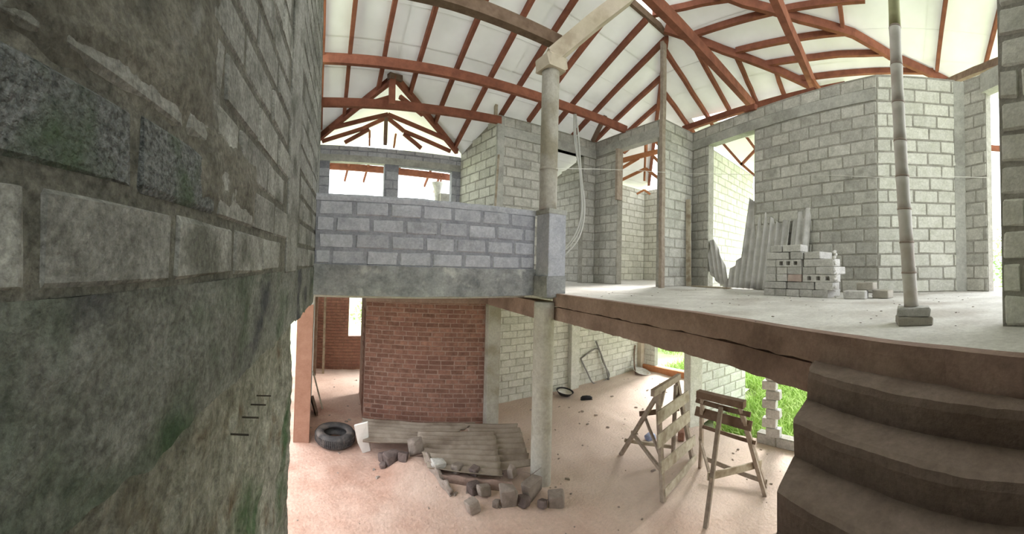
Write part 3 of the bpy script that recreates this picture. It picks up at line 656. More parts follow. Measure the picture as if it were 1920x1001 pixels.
# ------------------------------------------------------------------ stairs going up to the slab
st = thing('staircase', 'dark dusty concrete stairs with rough worn steps rising to the slab', 'stairs', (1.5, 0, -.5))
so = Vector((1.5, 0, -.5))
FR = [((2.15, .472), (1.412, -.521)), ((1.88, .455), (1.283, -.468)), ((1.606, .450), (1.114, -.402)), ((1.356, .448), (.93, -.33)), ((1.10, .44), (.76, -.27)), ((.86, .43), (.6, -.22)), ((.62, .42), (.42, -.17))]
def ext(a, b): a = Vector(a); b = Vector(b); return a, b + (b - a) * .75
for k in range(1, 7):
    zt = -.16 * k; (b0, b1), (f0, f1) = ext(*FR[k - 1]), ext(*FR[k])
    NU = 60
    def prof(u):
        B = b0.lerp(b1, u); F = f0.lerp(f1, u); dr = (B - F).normalized()
        q = [(B + dr * .06, zt), (B, zt), (F + dr * .03, zt), (F + dr * .006, zt - .012), (F, zt - .045), (F + dr * .02, zt - .17), (F + dr * .05, zt - .26), (B + dr * .06, zt - .28)]
        return q
    vs = []; NP = 8
    for i in range(NU + 1):
        u = i / NU; e = 0 if 0 < i < NU else 1
        for j, (xy, z) in enumerate(prof(u)):
            a = Vector((xy.x, xy.y, z)); nn = Vector((noise.noise(a * 5 + Vector((0, 0, k))), noise.noise(a * 5 + Vector((9, 0, k))), noise.noise(a * 6 + Vector((0, 9, k))))) * .006
            nn += Vector((noise.noise(a * 17), noise.noise(a * 17 + Vector((5, 5, 5))), noise.noise(a * 19 + Vector((1, 8, 5))))) * .004
            if i == 0: nn += Vector((0, noise.noise(a * 8) * .03, 0))
            vs.append(a + nn - so)
    fs = [(i * NP + j, (i + 1) * NP + j, (i + 1) * NP + (j + 1) % NP, i * NP + (j + 1) % NP) for i in range(NU) for j in range(NP)]
    fs += [tuple(range(NP)), tuple(range(NU * NP, NU * NP + NP))]
    link('step', fixn(MB().add(vs, fs).me('step')), 'stair', st, False)
# waist slab under the steps
pa = [(2.2, .42, -.2), (.62, .38, -1.12), (.3, -.4, -1.12), (1.0, -1.1, -.2)]
link('waist_slab', fixn(MB().hexa([Vector(p) - so - Vector((0, 0, .22)) for p in pa], [Vector(p) - so - Vector((0, 0, .06)) for p in pa]).me()), 'stair', st)
link('landing', MB().box(-.35 - 1.5, -1.3, -.62, .6 - 1.5, .42, -.46 - .0).me(), 'stair', st).location = (0, 0, -.15)

# ------------------------------------------------------------------ things on the upper floor
def holed_brick(l, t, h, holes=3):
    # shell with real hollows: front face frame around square recesses
    mb = MB(); y0, y1 = -t / 2, t / 2; hw = .052; xs = [-l / 2]
    for i in range(holes):
        c = (i - (holes - 1) / 2) * l * .29; xs += [c - hw / 2 * 1.15, c + hw / 2 * 1.15]
    xs.append(l / 2); za, zb = -.027, .026
    for i in range(len(xs) - 1):
        if i % 2 == 0: mb.box(xs[i], y0, -h / 2, xs[i + 1], y1, h / 2)
        else:
            mb.box(xs[i], y0, -h / 2, xs[i + 1], y1, za); mb.box(xs[i], y0, zb, xs[i + 1], y1, h / 2); mb.box(xs[i], y0 + .07, za, xs[i + 1], y1, zb)
    return mb.me('brick')
SA, SB = Vector((4.90, 1.81, 0)), Vector((4.56, .66, 0)); SD = (SB - SA); SDN = SD.normalized(); SN_ = Vector((SDN.y, -SDN.x, 0))
if SN_.x < 0: SN_ = -SN_
sang = math.atan2(SDN.y, SDN.x)
# zoom coordinates along the stack face -> metres (face runs from 490 to 1040)
sx_ = lambda a: (a - 490) / 550 * 1.10
rows = [[(490, 585, 'h'), (585, 680, 'h'), (680, 785, 'h'), (785, 885, 'h'), (885, 1005, 'h')],
        [(495, 680, 'l'), (685, 900, 'l'), (905, 1040, 'l')],
        [(505, 597, 'h'), (600, 690, 'h'), (692, 805, 'p'), (810, 1045, 'o')],
        [(510, 597, 'h'), (600, 690, 'h'), (692, 805, 'h'), (808, 910, 'h'), (912, 1050, 'h')],
        [(510, 597, 'h'), (600, 805, 'o'), (820, 1045, 'l')],
        [(515, 705, 'l'), (715, 818, 'h'), (820, 945, 'h')],
        [(548, 645, 'h'), (650, 800, 'l')]]
ordn = ['first', 'second', 'third', 'fourth', 'fifth', 'sixth']
rown = ['bottom row', 'second row up', 'third row up', 'fourth row up', 'fifth row up', 'row below the top', 'top row']
for r, row in enumerate(rows):
    for i, (a, b, ty) in enumerate(row):
        l_ = sx_(b) - sx_(a) - .011; h_ = .095; tt = .36 if ty == 'h' else .20
        pos = SA + SDN * ((sx_(a) + sx_(b)) / 2) + SN_ * (tt / 2 + R.uniform(-.008, .012)) + Vector((0, 0, .05 + r * .1005))
        kind_ = {'h': 'end-on grey cement brick', 'l': 'long grey cement brick', 'p': 'pinkish cement brick', 'o': 'hollow three-holed cement brick'}[ty]
        me = bevelled(MB().box(-l_ / 2, -tt / 2, -h_ / 2, l_ / 2, tt / 2, h_ / 2).me('brick'), .007, 1, .003) if ty != 'o' else holed_brick(l_, tt, h_)
        o = link('cement_brick', me, 'pink_brick' if ty == 'p' else 'stack')
        o.location = pos; o.rotation_euler = (0, 0, sang + R.uniform(-.02, .02))
        tag(o, '%s, %s from left, %s of stack' % (kind_, ordn[i], rown[r]), 'brick', 'cement bricks in the stack')
def loose(label, px, l_, t_, h_, rz, mt, z=0.0):
    o = link('loose_brick', bevelled(MB().box(-l_ / 2, -t_ / 2, 0, l_ / 2, t_ / 2, h_).me(), .01, 1, .004), mt)
    o.location = (px[0], px[1], z); o.rotation_euler = (0, 0, rz); return tag(o, label, 'brick', 'loose bricks beside the stack')
loose('pale grey loose brick lying on the floor against the right end of the stack', (4.55, .46), .28, .2, .105, sang + .12, 'stack')
loose('brownish loose brick lying on the floor furthest right of the stack', (4.62, .13), .22, .19, .105, sang - .06, 'brown_brick')
loose('brown-grey brick lying on top of the two loose floor bricks', (4.62, .33), .22, .19, .095, sang + .05, 'brown_brick', .106)
# mortar crumbs clinging to the right end of the stack
cr = MB()
for i in range(26):
    z = R.uniform(.02, .62); c = SA + SDN * (1.115 + R.uniform(-.01, .02)) + SN_ * R.uniform(.0, .05) + Vector((0, 0, z)); r_ = R.uniform(.012, .028)
    bm = bmesh.new(); bmesh.ops.create_icosphere(bm, subdivisions=1, radius=r_); vs = [v.co + c for v in bm.verts]; fs = [[v.index for v in f.verts] for f in bm.faces]; bm.free(); cr.add(vs, fs)
o = tag(link('mortar_crumbs', cr.me(), 'white_sheet'), 'pale mortar crumbs stuck down the right end of the brick stack', 'mortar'); o['kind'] = 'stuff'

# corrugated roofing sheets leaning on the right wall
TA = Vector((6.42, 3.2, 0)); TT = Vector((-.36585, -.93067, 0)); TV = Vector((.15598, -.06131, .98586)); TN = TT.cross(TV).normalized()
if TN.x > 0: TN = -TN          # towards the room
def corr_sheet(outline, pitch, amp, off, th=.007, origin=TA, t_=TT, v_=TV, n_=TN, du=None, rot=0.0):
    # outline polygon in (u, v); corrugations run along v
    du = du or pitch / 10; us = [p[0] for p in outline]; u0, u1 = min(us), max(us); nU = int((u1 - u0) / du)
    def span(u):
        ys = []
        for (ax, ay), (bx, by) in zip(outline, outline[1:] + outline[:1]):
            if (ax - u) * (bx - u) <= 0 and ax != bx: ys.append(ay + (by - ay) * (u - ax) / (bx - ax))
        return (min(ys), max(ys)) if ys else (0, 0)
    NV = 10; vs = []; fs = []
    for i in range(nU + 1):
        u = u0 + 1e-4 + (u1 - u0 - 2e-4) * i / nU; lo, hi = span(u); w = amp * math.cos(2 * math.pi * u / pitch)
        for j in range(NV + 1):
            v = lo + (hi - lo) * j / NV
            for sgn in (0, 1): vs.append(origin + t_ * u + v_ * v + n_ * (off + w + sgn * th))
    I = lambda i, j, k: (i * (NV + 1) + j) * 2 + k
    for i in range(nU):
        for j in range(NV):
            fs += [(I(i, j, 1), I(i + 1, j, 1), I(i + 1, j + 1, 1), I(i, j + 1, 1)), (I(i, j, 0), I(i, j + 1, 0), I(i + 1, j + 1, 0), I(i + 1, j, 0))]
        fs += [(I(i, 0, 0), I(i + 1, 0, 0), I(i + 1, 0, 1), I(i, 0, 1)), (I(i, NV, 0), I(i, NV, 1), I(i + 1, NV, 1), I(i + 1, NV, 0))]
    for j in range(NV):
        fs += [(I(0, j, 0), I(0, j, 1), I(0, j + 1, 1), I(0, j + 1, 0)), (I(nU, j, 0), I(nU, j + 1, 0), I(nU, j + 1, 1), I(nU, j, 1))]
    return fixn(MB().add(vs, fs).me('sheet'))
S1 = [(0, .02), (.13, .36), (.32, .56), (.40, .66), (.41, 1.15), (.37, 1.82), (.76, 1.54), (1.15, 1.26), (1.28, 1.18), (1.32, 1.24), (1.5, 1.26), (1.5, .01)]
tag(link('corrugated_sheet', corr_sheet(S1, .15, .032, .0), 'asbestos', None, True), 'large broken grey corrugated roofing sheet leaning on the right wall', 'roofing sheet')
S3 = [(1.53, .01), (1.53, 1.22), (1.62, 1.36), (1.88, 1.45), (1.90, .01)]
tag(link('corrugated_sheet', corr_sheet(S3, .15, .030, -.02), 'asbestos', None, True), 'torn corrugated sheet with a pointed top behind the brick stack', 'roofing sheet')
# smaller ribbed sheets leaning by the opening
o5 = Vector((6.74, 3.70, .0)); t5 = Vector((-.20, -.98, 0)); v5 = Vector((.10, .22, .97)).normalized(); n5 = t5.cross(v5).normalized()
if n5.x > 0: n5 = -n5
sh = [(.0, .42), (.03, .60), (.20, .98), (.25, 1.02), (.33, 1.03), (.52, .40), (.56, .05), (.32, .02), (.05, .32)]
tag(link('corrugated_sheet', corr_sheet(sh, .11, .026, .0, .006, o5, t5, v5, n5), 'asbestos', None, True), 'small ribbed roofing offcut leaning in the opening of the right wall', 'roofing sheet')
tag(link('plank', fixn(MB().beam((6.60, 4.12, .0), (6.66, 4.19, 1.87), .11, .03, (1, 0, 0), 4, .003).me()), 'grey_wood'), 'grey plank standing upright against the short wall left of the opening', 'plank')
tag(link('plank', fixn(MB().beam((6.50, 3.95, .015), (6.15, 2.95, .015), .12, .025, n=3, jit=.003).me()), 'grey_wood'), 'flat plank lying on the slab at the foot of the small ribbed sheet', 'plank')
tag(link('stick', MB().beam((3.37, 6.40, 2.57), (3.02, 5.95, .01), .04, .03, n=4, jit=.003).me(), 'grey_wood'), 'thin pale stick leaning on the corner of the far right wall', 'stick')

# bamboo prop on two bricks
bp_ = thing('bamboo_pole', 'tall pale bamboo prop standing on two bricks near the slab edge', 'pole', (2.41, -.12, .118))
a_, b_ = Vector((0, 0, 0)), Vector((.02, .105, 2.25)); segs = []; nodes = [.0, .22, .42, .64, .86, 1.10, 1.36, 1.62, 1.88, 2.25]
for i, (u0, u1) in enumerate(zip(nodes, nodes[1:])):
    pts = [a_.lerp(b_, (u0 + (u1 - u0) * j / 4) / 2.25) + Vector((0, .012 * math.sin((u0 + (u1 - u0) * j / 4) * 1.5), 0)) for j in range(5)]; r0 = .047 - .004 * u0
    link('culm', MB().tube(pts, r0, 16, [r0 * 1.05, r0, r0 * .985, r0, r0 * 1.05]).me(), 'bamboo' if u0 < 1.8 else 'bamboo_green', bp_, True)
    if i: link('node_ring', MB().tube([pts[0] - Vector((0, 0, .008)), pts[0], pts[0] + Vector((0, 0, .008))], r0, 16, [r0 * 1.04, r0 * 1.12, r0 * 1.04]).me(), 'node', bp_, True)
# its top carries on above the picture to the roof
link('culm', MB().tube([b_ + Vector((0, .005, 0)), b_ + Vector((.03, .15, 2.3))], .036, 12).me(), 'bamboo_green', bp_, True)
for i, (dz, l_, w_, rz) in enumerate(((0, .225, .20, .08), (.058, .215, .19, -.06))):
    o = link('base_brick', bevelled(MB().box(-w_ / 2, -l_ / 2, 0, w_ / 2, l_ / 2, .056).me(), .008, 1, .003), 'brown_brick' if i == 0 else 'stack')
    o.location = (2.42, -.135, dz); o.rotation_euler = (0, 0, rz)
    tag(o, ['lower brick under the foot of the bamboo prop', 'upper brick directly under the bamboo prop'][i], 'brick', 'bricks under the bamboo prop')

def curve_pts(ps, n=8):
    ps = [Vector(p) for p in ps]; out = []
    for i in range(len(ps) - 1):
        p0, p1, p2, p3 = ps[max(i - 1, 0)], ps[i], ps[i + 1], ps[min(i + 2, len(ps) - 1)]
        for j in range(n):
            t_ = j / n; out.append(.5 * ((2 * p1) + (-p0 + p2) * t_ + (2 * p0 - 5 * p1 + 4 * p2 - p3) * t_ ** 2 + (-p0 + 3 * p1 - 3 * p2 + p3) * t_ ** 3))
    return out + [ps[-1]]
H1 = [(4.66, 5.64, 3.62), (4.64, 5.50, 3.14), (4.71, 5.44, 2.18), (4.77, 5.39, 1.54), (4.71, 5.44, 1.01), (4.56, 5.57, .71), (4.39, 5.71, .51), (4.0, 5.9, .33)]
H2 = [(4.64, 5.62, 3.62), (4.60, 5.54, 2.9), (4.70, 5.45, 2.15), (4.75, 5.42, 1.46), (4.66, 5.49, .98), (4.40, 5.71, .60), (4.0, 5.9, .42)]
H3 = [(4.65, 5.60, 3.62), (4.62, 5.53, 3.0), (4.69, 5.46, 2.2), (4.73, 5.43, 1.5), (4.65, 5.50, 1.05), (4.44, 5.68, .68), (4.0, 5.92, .38)]
for i, h in enumerate((H1, H2, H3)):
    tag(link('conduit', MB().tube(curve_pts(h), .016, 8).me(), 'hose', None, True),
        ['outermost grey flexible conduit of the hanging bundle, looping lowest', 'innermost grey flexible conduit of the hanging bundle', 'middle grey flexible conduit of the hanging bundle'][i] + ' right of the round column', 'conduit', 'hanging conduits')
tag(link('string_line', MB().tube([(2.94, 3.97, 1.70), (5.62, 4.02, 2.20), (5.88, 4.30, 2.27), (6.41, 2.52, 2.16), (5.58, .23, 1.78), (5.42, -1.46, 1.76)], .004, 6).me(), 'string'), 'thin taut string line stretched across the block walls at head height', 'string')

# ------------------------------------------------------------------ things on the sunken floor
# tyre lying flat
ty = thing('tyre', 'old dusty black tyre lying flat beside the orange pilaster', 'tyre', (.36, 5.98, -2.585), .3)
prof = [(.185, .03), (.20, .015), (.26, .0), (.30, .012), (.318, .045), (.322, .10), (.318, .155), (.30, .19), (.26, .20), (.20, .185), (.185, .17), (.19, .14), (.27, .12), (.28, .10), (.27, .08), (.19, .06)]
link('carcass', fixn(MB().lathe(prof, k=48, closed=True).me()), 'rubber', ty, True)
tr_ = MB()
for i in range(64):
    a = 2 * math.pi * i / 64
    for z_ in (.05, .085, .12):
        c = Vector((.3225 * math.cos(a), .3225 * math.sin(a), z_)); tr_.beam(c + Vector((0, 0, 0)), c + Vector((0, 0, .028)), .012, .02, (math.cos(a), math.sin(a), 0))
s = link('tread', tr_.me(), 'rubber', ty); s['kind'] = 'stuff'
# leaning plank
tag(link('plank', fixn(MB().beam((.17, 7.30, -2.59), (-.045, 7.55, -1.92), .10, .03, (1, 0, 0)).me()), 'grey_wood'), 'short plank leaning on the grey wall behind the pilaster', 'plank')
tag(link('plank', fixn(MB().beam((.06, 6.95, -2.57), (-.04, 7.2, -2.35), .2, .05, (1, 0, 0)).me()), 'dark_wood'), 'dark board tucked at the foot of the leaning plank', 'plank')
# white broken shard against the heap
sp = [(.60, 5.52, -2.12), (.83, 5.51, -2.08), (.87, 5.62, -2.40), (.90, 5.66, -2.58), (.77, 5.64, -2.60), (.68, 5.60, -2.42)]
cen = sum((Vector(p) for p in sp), Vector()) / 6
front = [Vector(p) + Vector((R.uniform(-.015, .015), 0, R.uniform(-.01, .01))) for p in sp]; backp = [p + Vector((.01, .02, .012)) for p in front]
mb = MB().add(front + backp, [tuple(range(6)), tuple(range(11, 5, -1))] + [(i, (i + 1) % 6, 6 + (i + 1) % 6, 6 + i) for i in range(6)])
tag(link('sheet_shard', fixn(mb.me()), 'white_sheet'), 'whitish broken sheet shard standing between the tyre and the sheet heap', 'shard')

def quad_corr(q4, pitch_n, amp, th=.008, nl=14):
    # quad TL, TR, BR, BL ; ribs run left-right
    TL, TR, BR, BL = [Vector(p) for p in q4]; nU, nV = nl, pitch_n * 8; vs = []; fs = []
    for j in range(nV + 1):
        v = j / nV
        for i in range(nU + 1):
            u = i / nU; p = TL.lerp(TR, u).lerp(BL.lerp(BR, u), v); rag = noise.noise(Vector((v * 9, q4[0][0], i))) * .03 if i in (0, nU) else 0
            d = (TR - TL).normalized() * rag
            for k in (0, 1): vs.append(p + d + Vector((0, 0, amp * math.cos(2 * math.pi * v * pitch_n) + k * th + noise.noise(Vector((p.x * 2, p.y * 2, 1))) * .015)))
    I = lambda i, j, k: (j * (nU + 1) + i) * 2 + k
    for j in range(nV):
        for i in range(nU):
            fs += [(I(i, j, 1), I(i + 1, j, 1), I(i + 1, j + 1, 1), I(i, j + 1, 1)), (I(i, j, 0), I(i, j + 1, 0), I(i + 1, j + 1, 0), I(i + 1, j, 0))]
        fs += [(I(0, j, 0), I(0, j, 1), I(0, j + 1, 1), I(0, j + 1, 0)), (I(nU, j, 0), I(nU, j + 1, 0), I(nU, j + 1, 1), I(nU, j, 1))]
    for i in range(nU):
        fs += [(I(i, 0, 0), I(i + 1, 0, 0), I(i + 1, 0, 1), I(i, 0, 1)), (I(i, nV, 0), I(i, nV, 1), I(i + 1, nV, 1), I(i + 1, nV, 0))]
    return fixn(MB().add(vs, fs).me('sheet'))
A = [(.84, 6.30, -2.36), (2.70, 5.72, -2.36), (1.70, 5.25, -2.35), (.76, 5.50, -2.37)]
B = [(1.62, 5.60, -2.31), (2.80, 5.22, -2.31), (2.34, 4.10, -2.33), (1.50, 4.60, -2.33)]
Cc = [(2.50, 5.74, -2.35), (3.32, 5.34, -2.35), (2.84, 4.16, -2.37), (2.22, 4.34, -2.37)]
tag(link('corrugated_sheet', quad_corr(A, 6, .022), 'old_sheet', None, True), 'dusty corrugated sheet at the back left of the heap, against the brick wall', 'roofing sheet')
tag(link('corrugated_sheet', quad_corr(B, 8, .022), 'old_sheet', None, True), 'dusty corrugated sheet in the middle of the heap, lying highest', 'roofing sheet')
tag(link('corrugated_sheet', quad_corr(Cc, 8, .022), 'old_sheet', None, True), 'dusty corrugated sheet at the right of the heap behind the round column', 'roofing sheet')
# supports and rubble
def rub(label, x, y, z, rx, ry, rz, seed, mt='rubble', rot=0.0, name='rubble_chunk'):
    o = link(name, rock_mesh(rx, ry, rz, seed, 2, .26), mt); o.location = (x, y, z); o.rotation_euler = (R.uniform(-.25, .25), R.uniform(-.25, .25), rot)
    return tag(o, label, 'rubble', 'rubble around the sheet heap')
zf = lambda x, y: -2.6 + dirt_h(x, y)
RUB = [('small rubble lump wedged under the sheet corner left of the column', 2.52, 4.18, .075, .06, .085, 'rubble', .12),
       ('tall grey rubble chunk in front of the heap, left of the column', 2.27, 3.82, .12, .09, .17, 'rubble', .1),
       ('largest grey rubble chunk leaning at the left of the column foot', 2.60, 3.84, .16, .10, .13, 'rubble', .12),
       ('squarish brown rubble block right of the column foot', 2.80, 3.60, .12, .10, .10, 'rubble', .08),
       ('grey rubble block below the right edge of the middle sheet', 2.06, 4.06, .11, .08, .08, 'rubble', .06),
       ('squarish grey block standing foremost, in front of the heap', 1.84, 3.92, .085, .08, .085, 'rubble', .05),
       ('brown rubble block just behind the foremost block', 1.96, 4.16, .10, .09, .09, 'dark_rubble', .06),
       ('dark stone at the left mouth of the heap, largest of its group', 1.13, 5.16, .15, .11, .12, 'dark_rubble', .06),
       ('dark stone at the front left of the heap opening', 1.06, 5.34, .09, .08, .08, 'dark_rubble', .05),
       ('dark low stone in front of the heap opening', 1.27, 5.03, .085, .08, .07, 'dark_rubble', .04),
       ('pale upright chunk beside the left opening of the heap', 1.47, 5.10, .10, .09, .14, 'rubble', .14),
       ('dark pebble-like stone lowest in the left opening', 1.0, 5.10, .06, .06, .05, 'dark_rubble', .04),
       ('pale block holding up the front edge of the middle sheet', 1.66, 4.62, .115, .09, .065, 'stack', .10),
       ('brown block under the front edge of the middle sheet', 1.87, 4.52, .085, .08, .075, 'rubble', .08),
       ('dark block under the front edge of the middle sheet, nearest the column', 2.08, 4.40, .08, .08, .07, 'dark_rubble', .08),
       ('dark stone between the tall chunk and the column foot', 2.45, 3.74, .09, .08, .07, 'dark_rubble', .05),
       ('dark stone in front of the largest chunk', 2.62, 3.62, .075, .07, .06, 'dark_rubble', .05),
       ('small pale stone among the foremost rubble', 2.12, 3.86, .05, .045, .045, 'rubble', .04)]
for i, (lb, x, y, rx, ry, rz, mt, dz) in enumerate(RUB): rub(lb, x, y, zf(x, y) + dz, rx, ry, rz, 1.3 + i * 1.77, mt, R.uniform(-.6, .6))
# thin upright remnant of a low wall crust at the heap's left front
def wallet(u, v):
    x = 1.53 + u * .13; y = 4.80 - u * .60
    return (x + noise.noise(Vector((u * 5, v * 4, 3))) * .03, y + noise.noise(Vector((u * 7, v * 5, 8))) * .02, zf(x, y) - .02 + v * (.20 - .13 * u + noise.noise(Vector((u * 7, 0, 3))) * .05))
o = tag(link('cement_crust', grid_patch(wallet, 20, 8), 'rubble', None, True), 'thin crumbling crust of cement standing at the left front of the sheet heap', 'crust'); o.modifiers.new('thickness', 'SOLIDIFY').thickness = .05
# brown ledge under the middle sheet
def ledge(u, v):
    a = Vector((1.62, 4.50)).lerp(Vector((2.42, 4.00)), u); pr = [(0.0, .22), (-.02, .20), (-.04, .04), (-.10, .0)]
    t_ = v * 3; i = min(2, int(t_)); f = t_ - i; off = pr[i][0] + (pr[i + 1][0] - pr[i][0]) * f; z = pr[i][1] + (pr[i + 1][1] - pr[i][1]) * f
    return (a.x + off * .5 + noise.noise(Vector((u * 8, v * 3, 1))) * .015, a.y + off, -2.60 + .03 + z + noise.noise(Vector((u * 6, v * 5, 4))) * .02)
tag(link('earth_ledge', grid_patch(ledge, 30, 10), 'beam', None, True), 'reddish brown ledge of earth under the front edge of the sheets', 'earth')

# trestles
def trestle(label, parts, base):
    t = thing('trestle', label, 'trestle', base); b = Vector(base)
    for name, p, q, w, h, mt, up in parts:
        link(name, fixn(MB().beam(Vector(p) - b, Vector(q) - b, w, h, up, 3, .004).me(name)), mt, t)
    return t
fn_ = Vector((-.17, -.93, .2)); s2 = Vector((-.93, -.1, .2))
trestle('timber trestle with four wide planks nailed across its front, left of the pair', [
    ('leg', (4.07, 3.02, -1.29), (3.86, 2.76, -2.6), .05, .06, 'horse_wood', fn_), ('leg', (4.73, 3.16, -1.3), (4.95, 2.99, -2.6), .05, .06, 'horse_wood', fn_),
    ('leg', (4.20, 3.12, -1.42), (4.37, 3.96, -2.6), .05, .055, 'horse_wood', fn_), ('leg', (4.66, 3.12, -1.40), (4.96, 3.36, -2.6), .045, .05, 'horse_wood', fn_),
    ('top_beam', (3.90, 2.98, -1.29), (4.78, 3.14, -1.30), .06, .09, 'horse_wood', (0, 0, 1)),
    ('plank', (3.90, 2.90, -1.60), (5.02, 3.12, -1.66), .022, .165, 'grey_wood', (0, .1, 1)), ('plank', (3.86, 2.86, -1.88), (4.96, 3.06, -1.94), .022, .17, 'grey_wood', (0, .1, 1)),
    ('plank', (3.86, 2.80, -2.19), (5.04, 3.00, -2.33), .022, .15, 'grey_wood', (0, .1, 1)), ('plank', (3.88, 2.75, -2.50), (5.0, 2.96, -2.58), .022, .10, 'grey_wood', (0, .1, 1)),
    ('rail', (4.26, 3.50, -1.80), (4.70, 3.08, -1.75), .03, .07, 'dark_wood', (0, 0, 1)), ('brace', (4.34, 3.46, -1.85), (4.0, 2.92, -2.12), .03, .045, 'horse_wood', (0, 0, 1)),
    ('rail', (4.30, 3.82, -2.30), (4.95, 3.34, -2.50), .03, .05, 'grey_wood', (0, 0, 1)), ('brace', (4.33, 3.70, -2.15), (3.90, 2.80, -2.26), .035, .05, 'horse_wood', (0, 0, 1)),
    ('brace', (4.10, 3.0, -1.52), (4.28, 3.06, -1.34), .03, .05, 'horse_wood', (0, 1, 0))], (4.4, 3.1, -2.6))
trestle('taller open timber trestle with thin splayed legs, right of the pair', [
    ('leg', (4.19, 2.38, -1.28), (4.83, 2.78, -2.6), .045, .05, 'horse_wood', s2), ('leg', (4.18, 2.11, -1.38), (3.75, 2.08, -2.6), .05, .05, 'horse_wood', s2),
    ('leg', (4.28, 1.92, -1.30), (4.61, 1.67, -2.6), .05, .05, 'horse_wood', s2), ('leg', (4.21, 1.86, -1.34), (4.80, 1.73, -2.6), .045, .05, 'horse_wood', s2),
    ('top_beam', (4.20, 2.46, -1.27), (4.17, 1.78, -1.29), .09, .085, 'dark_wood', (0, 0, 1)),
    ('rail', (4.24, 2.51, -1.38), (4.24, 1.73, -1.43), .025, .06, 'dark_wood', (.35, 0, 1)), ('rail', (4.33, 2.57, -1.56), (4.33, 1.75, -1.61), .025, .12, 'dark_wood', (.35, 0, 1)),
    ('rail', (4.44, 2.52, -1.80), (4.44, 1.74, -1.86), .025, .045, 'dark_wood', (.35, 0, 1)), ('rail', (4.73, 2.62, -2.39), (4.77, 1.70, -2.52), .03, .055, 'horse_wood', (.35, 0, 1)),
    ('rail', (3.90, 2.14, -2.11), (4.62, 1.73, -2.20), .025, .085, 'grey_wood', (0, 0, 1)), ('brace', (4.60, 2.66, -2.05), (3.88, 2.08, -2.13), .03, .05, 'horse_wood', (0, 0, 1))], (4.3, 2.1, -2.6))

# small litter
o = tag(link('basin_half', fixn(MB().lathe([(.02, .0), (.14, .02), (.2, .09), (.21, .10), (.19, .10), (.13, .035), (.02, .015)], k=20).me()), 'black', None, True), 'broken black rubber bowl at the foot of the pale back wall', 'bowl'); o.location = (5.34, 6.62, -2.58); o.rotation_euler = (.15, .1, 0)
link('inner_dust', fixn(MB().lathe([(.0, .03), (.12, .034), (.17, .08), (.17, .075), (.12, .028), (.0, .025)], k=20).me()), 'white_sheet', o, True)
mb = MB().tube([(-.13, 0, .045), (-.09, 0, .05), (0, 0, .05), (.08, 0, .045), (.13, 0, .04)], .05, 10, [.02, .045, .05, .045, .02])
o = tag(link('shoe', mb.me(), 'black', None, True), 'dark worn shoe lying on the pale floor near the back wall', 'shoe'); o.location = (5.58, 6.12, -2.6); o.rotation_euler = (0, 0, -.5)
link('sole', MB().box(-.13, -.042, 0, .13, .042, .02).me(), 'rubber', o)
o = tag(link('cloth_bundle', rock_mesh(.11, .09, .05, 17.0, 2, .4), 'blue', None, True), 'crumpled blue and white bag on the floor behind the left trestle', 'bag'); o.location = (5.1, 3.95, -2.56)
o = tag(link('brick', bevelled(MB().box(-.11, -.055, 0, .11, .055, .15).me(), .01), 'brick'), 'reddish brown brick standing behind the planks of the left trestle', 'brick'); o.location = (5.45, 3.52, -2.6); o.rotation_euler = (0, 0, .5)
o = tag(link('bucket_lid', fixn(MB().lathe([(.0, .0), (.2, .01), (.26, .05), (.25, .055), (.19, .02), (.0, .012)], k=20).me()), 'stack', None, True), 'shallow grey basin in the far corner by the orange threshold', 'basin'); o.location = (8.1, 6.6, -2.58); o.rotation_euler = (.25, .1, 0)
wf = thing('wire_rack', 'bent dark rod rack leaning on the pale back wall', 'rack', (6.6, 6.88, -2.6)); of = Vector((6.6, 6.88, -2.6))
link('frame_rod', MB().tube([Vector(p) - of for p in curve_pts([(6.10, 6.93, -1.92), (6.67, 6.93, -1.74), (6.85, 6.90, -2.1), (7.08, 6.88, -2.54), (6.52, 6.86, -2.60), (6.28, 6.90, -2.25), (6.10, 6.93, -1.92)], 5)], .018, 8).me(), 'frame_wire', wf, True)
link('upright_stick', MB().tube([Vector(p) - of for p in [(6.59, 6.9, -1.54), (6.72, 6.88, -1.82), (6.95, 6.86, -2.3), (7.03, 6.84, -2.6)]], .022, 8).me(), 'frame_wire', wf, True)
tag(link('bent_stick', MB().tube(curve_pts([(7.86, 6.6, -2.58), (7.98, 6.75, -2.45), (8.12, 6.9, -2.2), (8.2, 6.93, -1.87)]), .02, 8).me(), 'dark_wood', None, True), 'dark bent stick leaning in the far corner of the back wall', 'stick')
# scattered chips on both floors
ch = MB()
for i in range(420):
    x = R.uniform(-.2, 8.2); y = R.uniform(1.2, 9.8)
    if x > 5.9 and y < 3.6: continue
    s_ = R.choice((.004, .006, .008, .012, .02)) ; a = R.uniform(0, 6.3); c = Vector((x, y, zf(x, y) + s_ * .3)); u_ = Vector((math.cos(a), math.sin(a), 0)) * s_ * R.uniform(1, 2.2); w_ = Vector((-math.sin(a), math.cos(a), 0)) * s_; h_ = Vector((0, 0, s_ * .6))
    ch.hexa([c - u_ - w_ - h_, c + u_ - w_ - h_, c + u_ + w_ - h_, c - u_ + w_ - h_], [c - u_ * .7 - w_ * .6 + h_, c + u_ * .8 - w_ * .7 + h_, c + u_ * .6 + w_ * .8 + h_, c - u_ * .8 + w_ * .6 + h_])
o = link('floor_chips', ch.me(), 'rubble', fl); o['kind'] = 'stuff'
ch = MB()
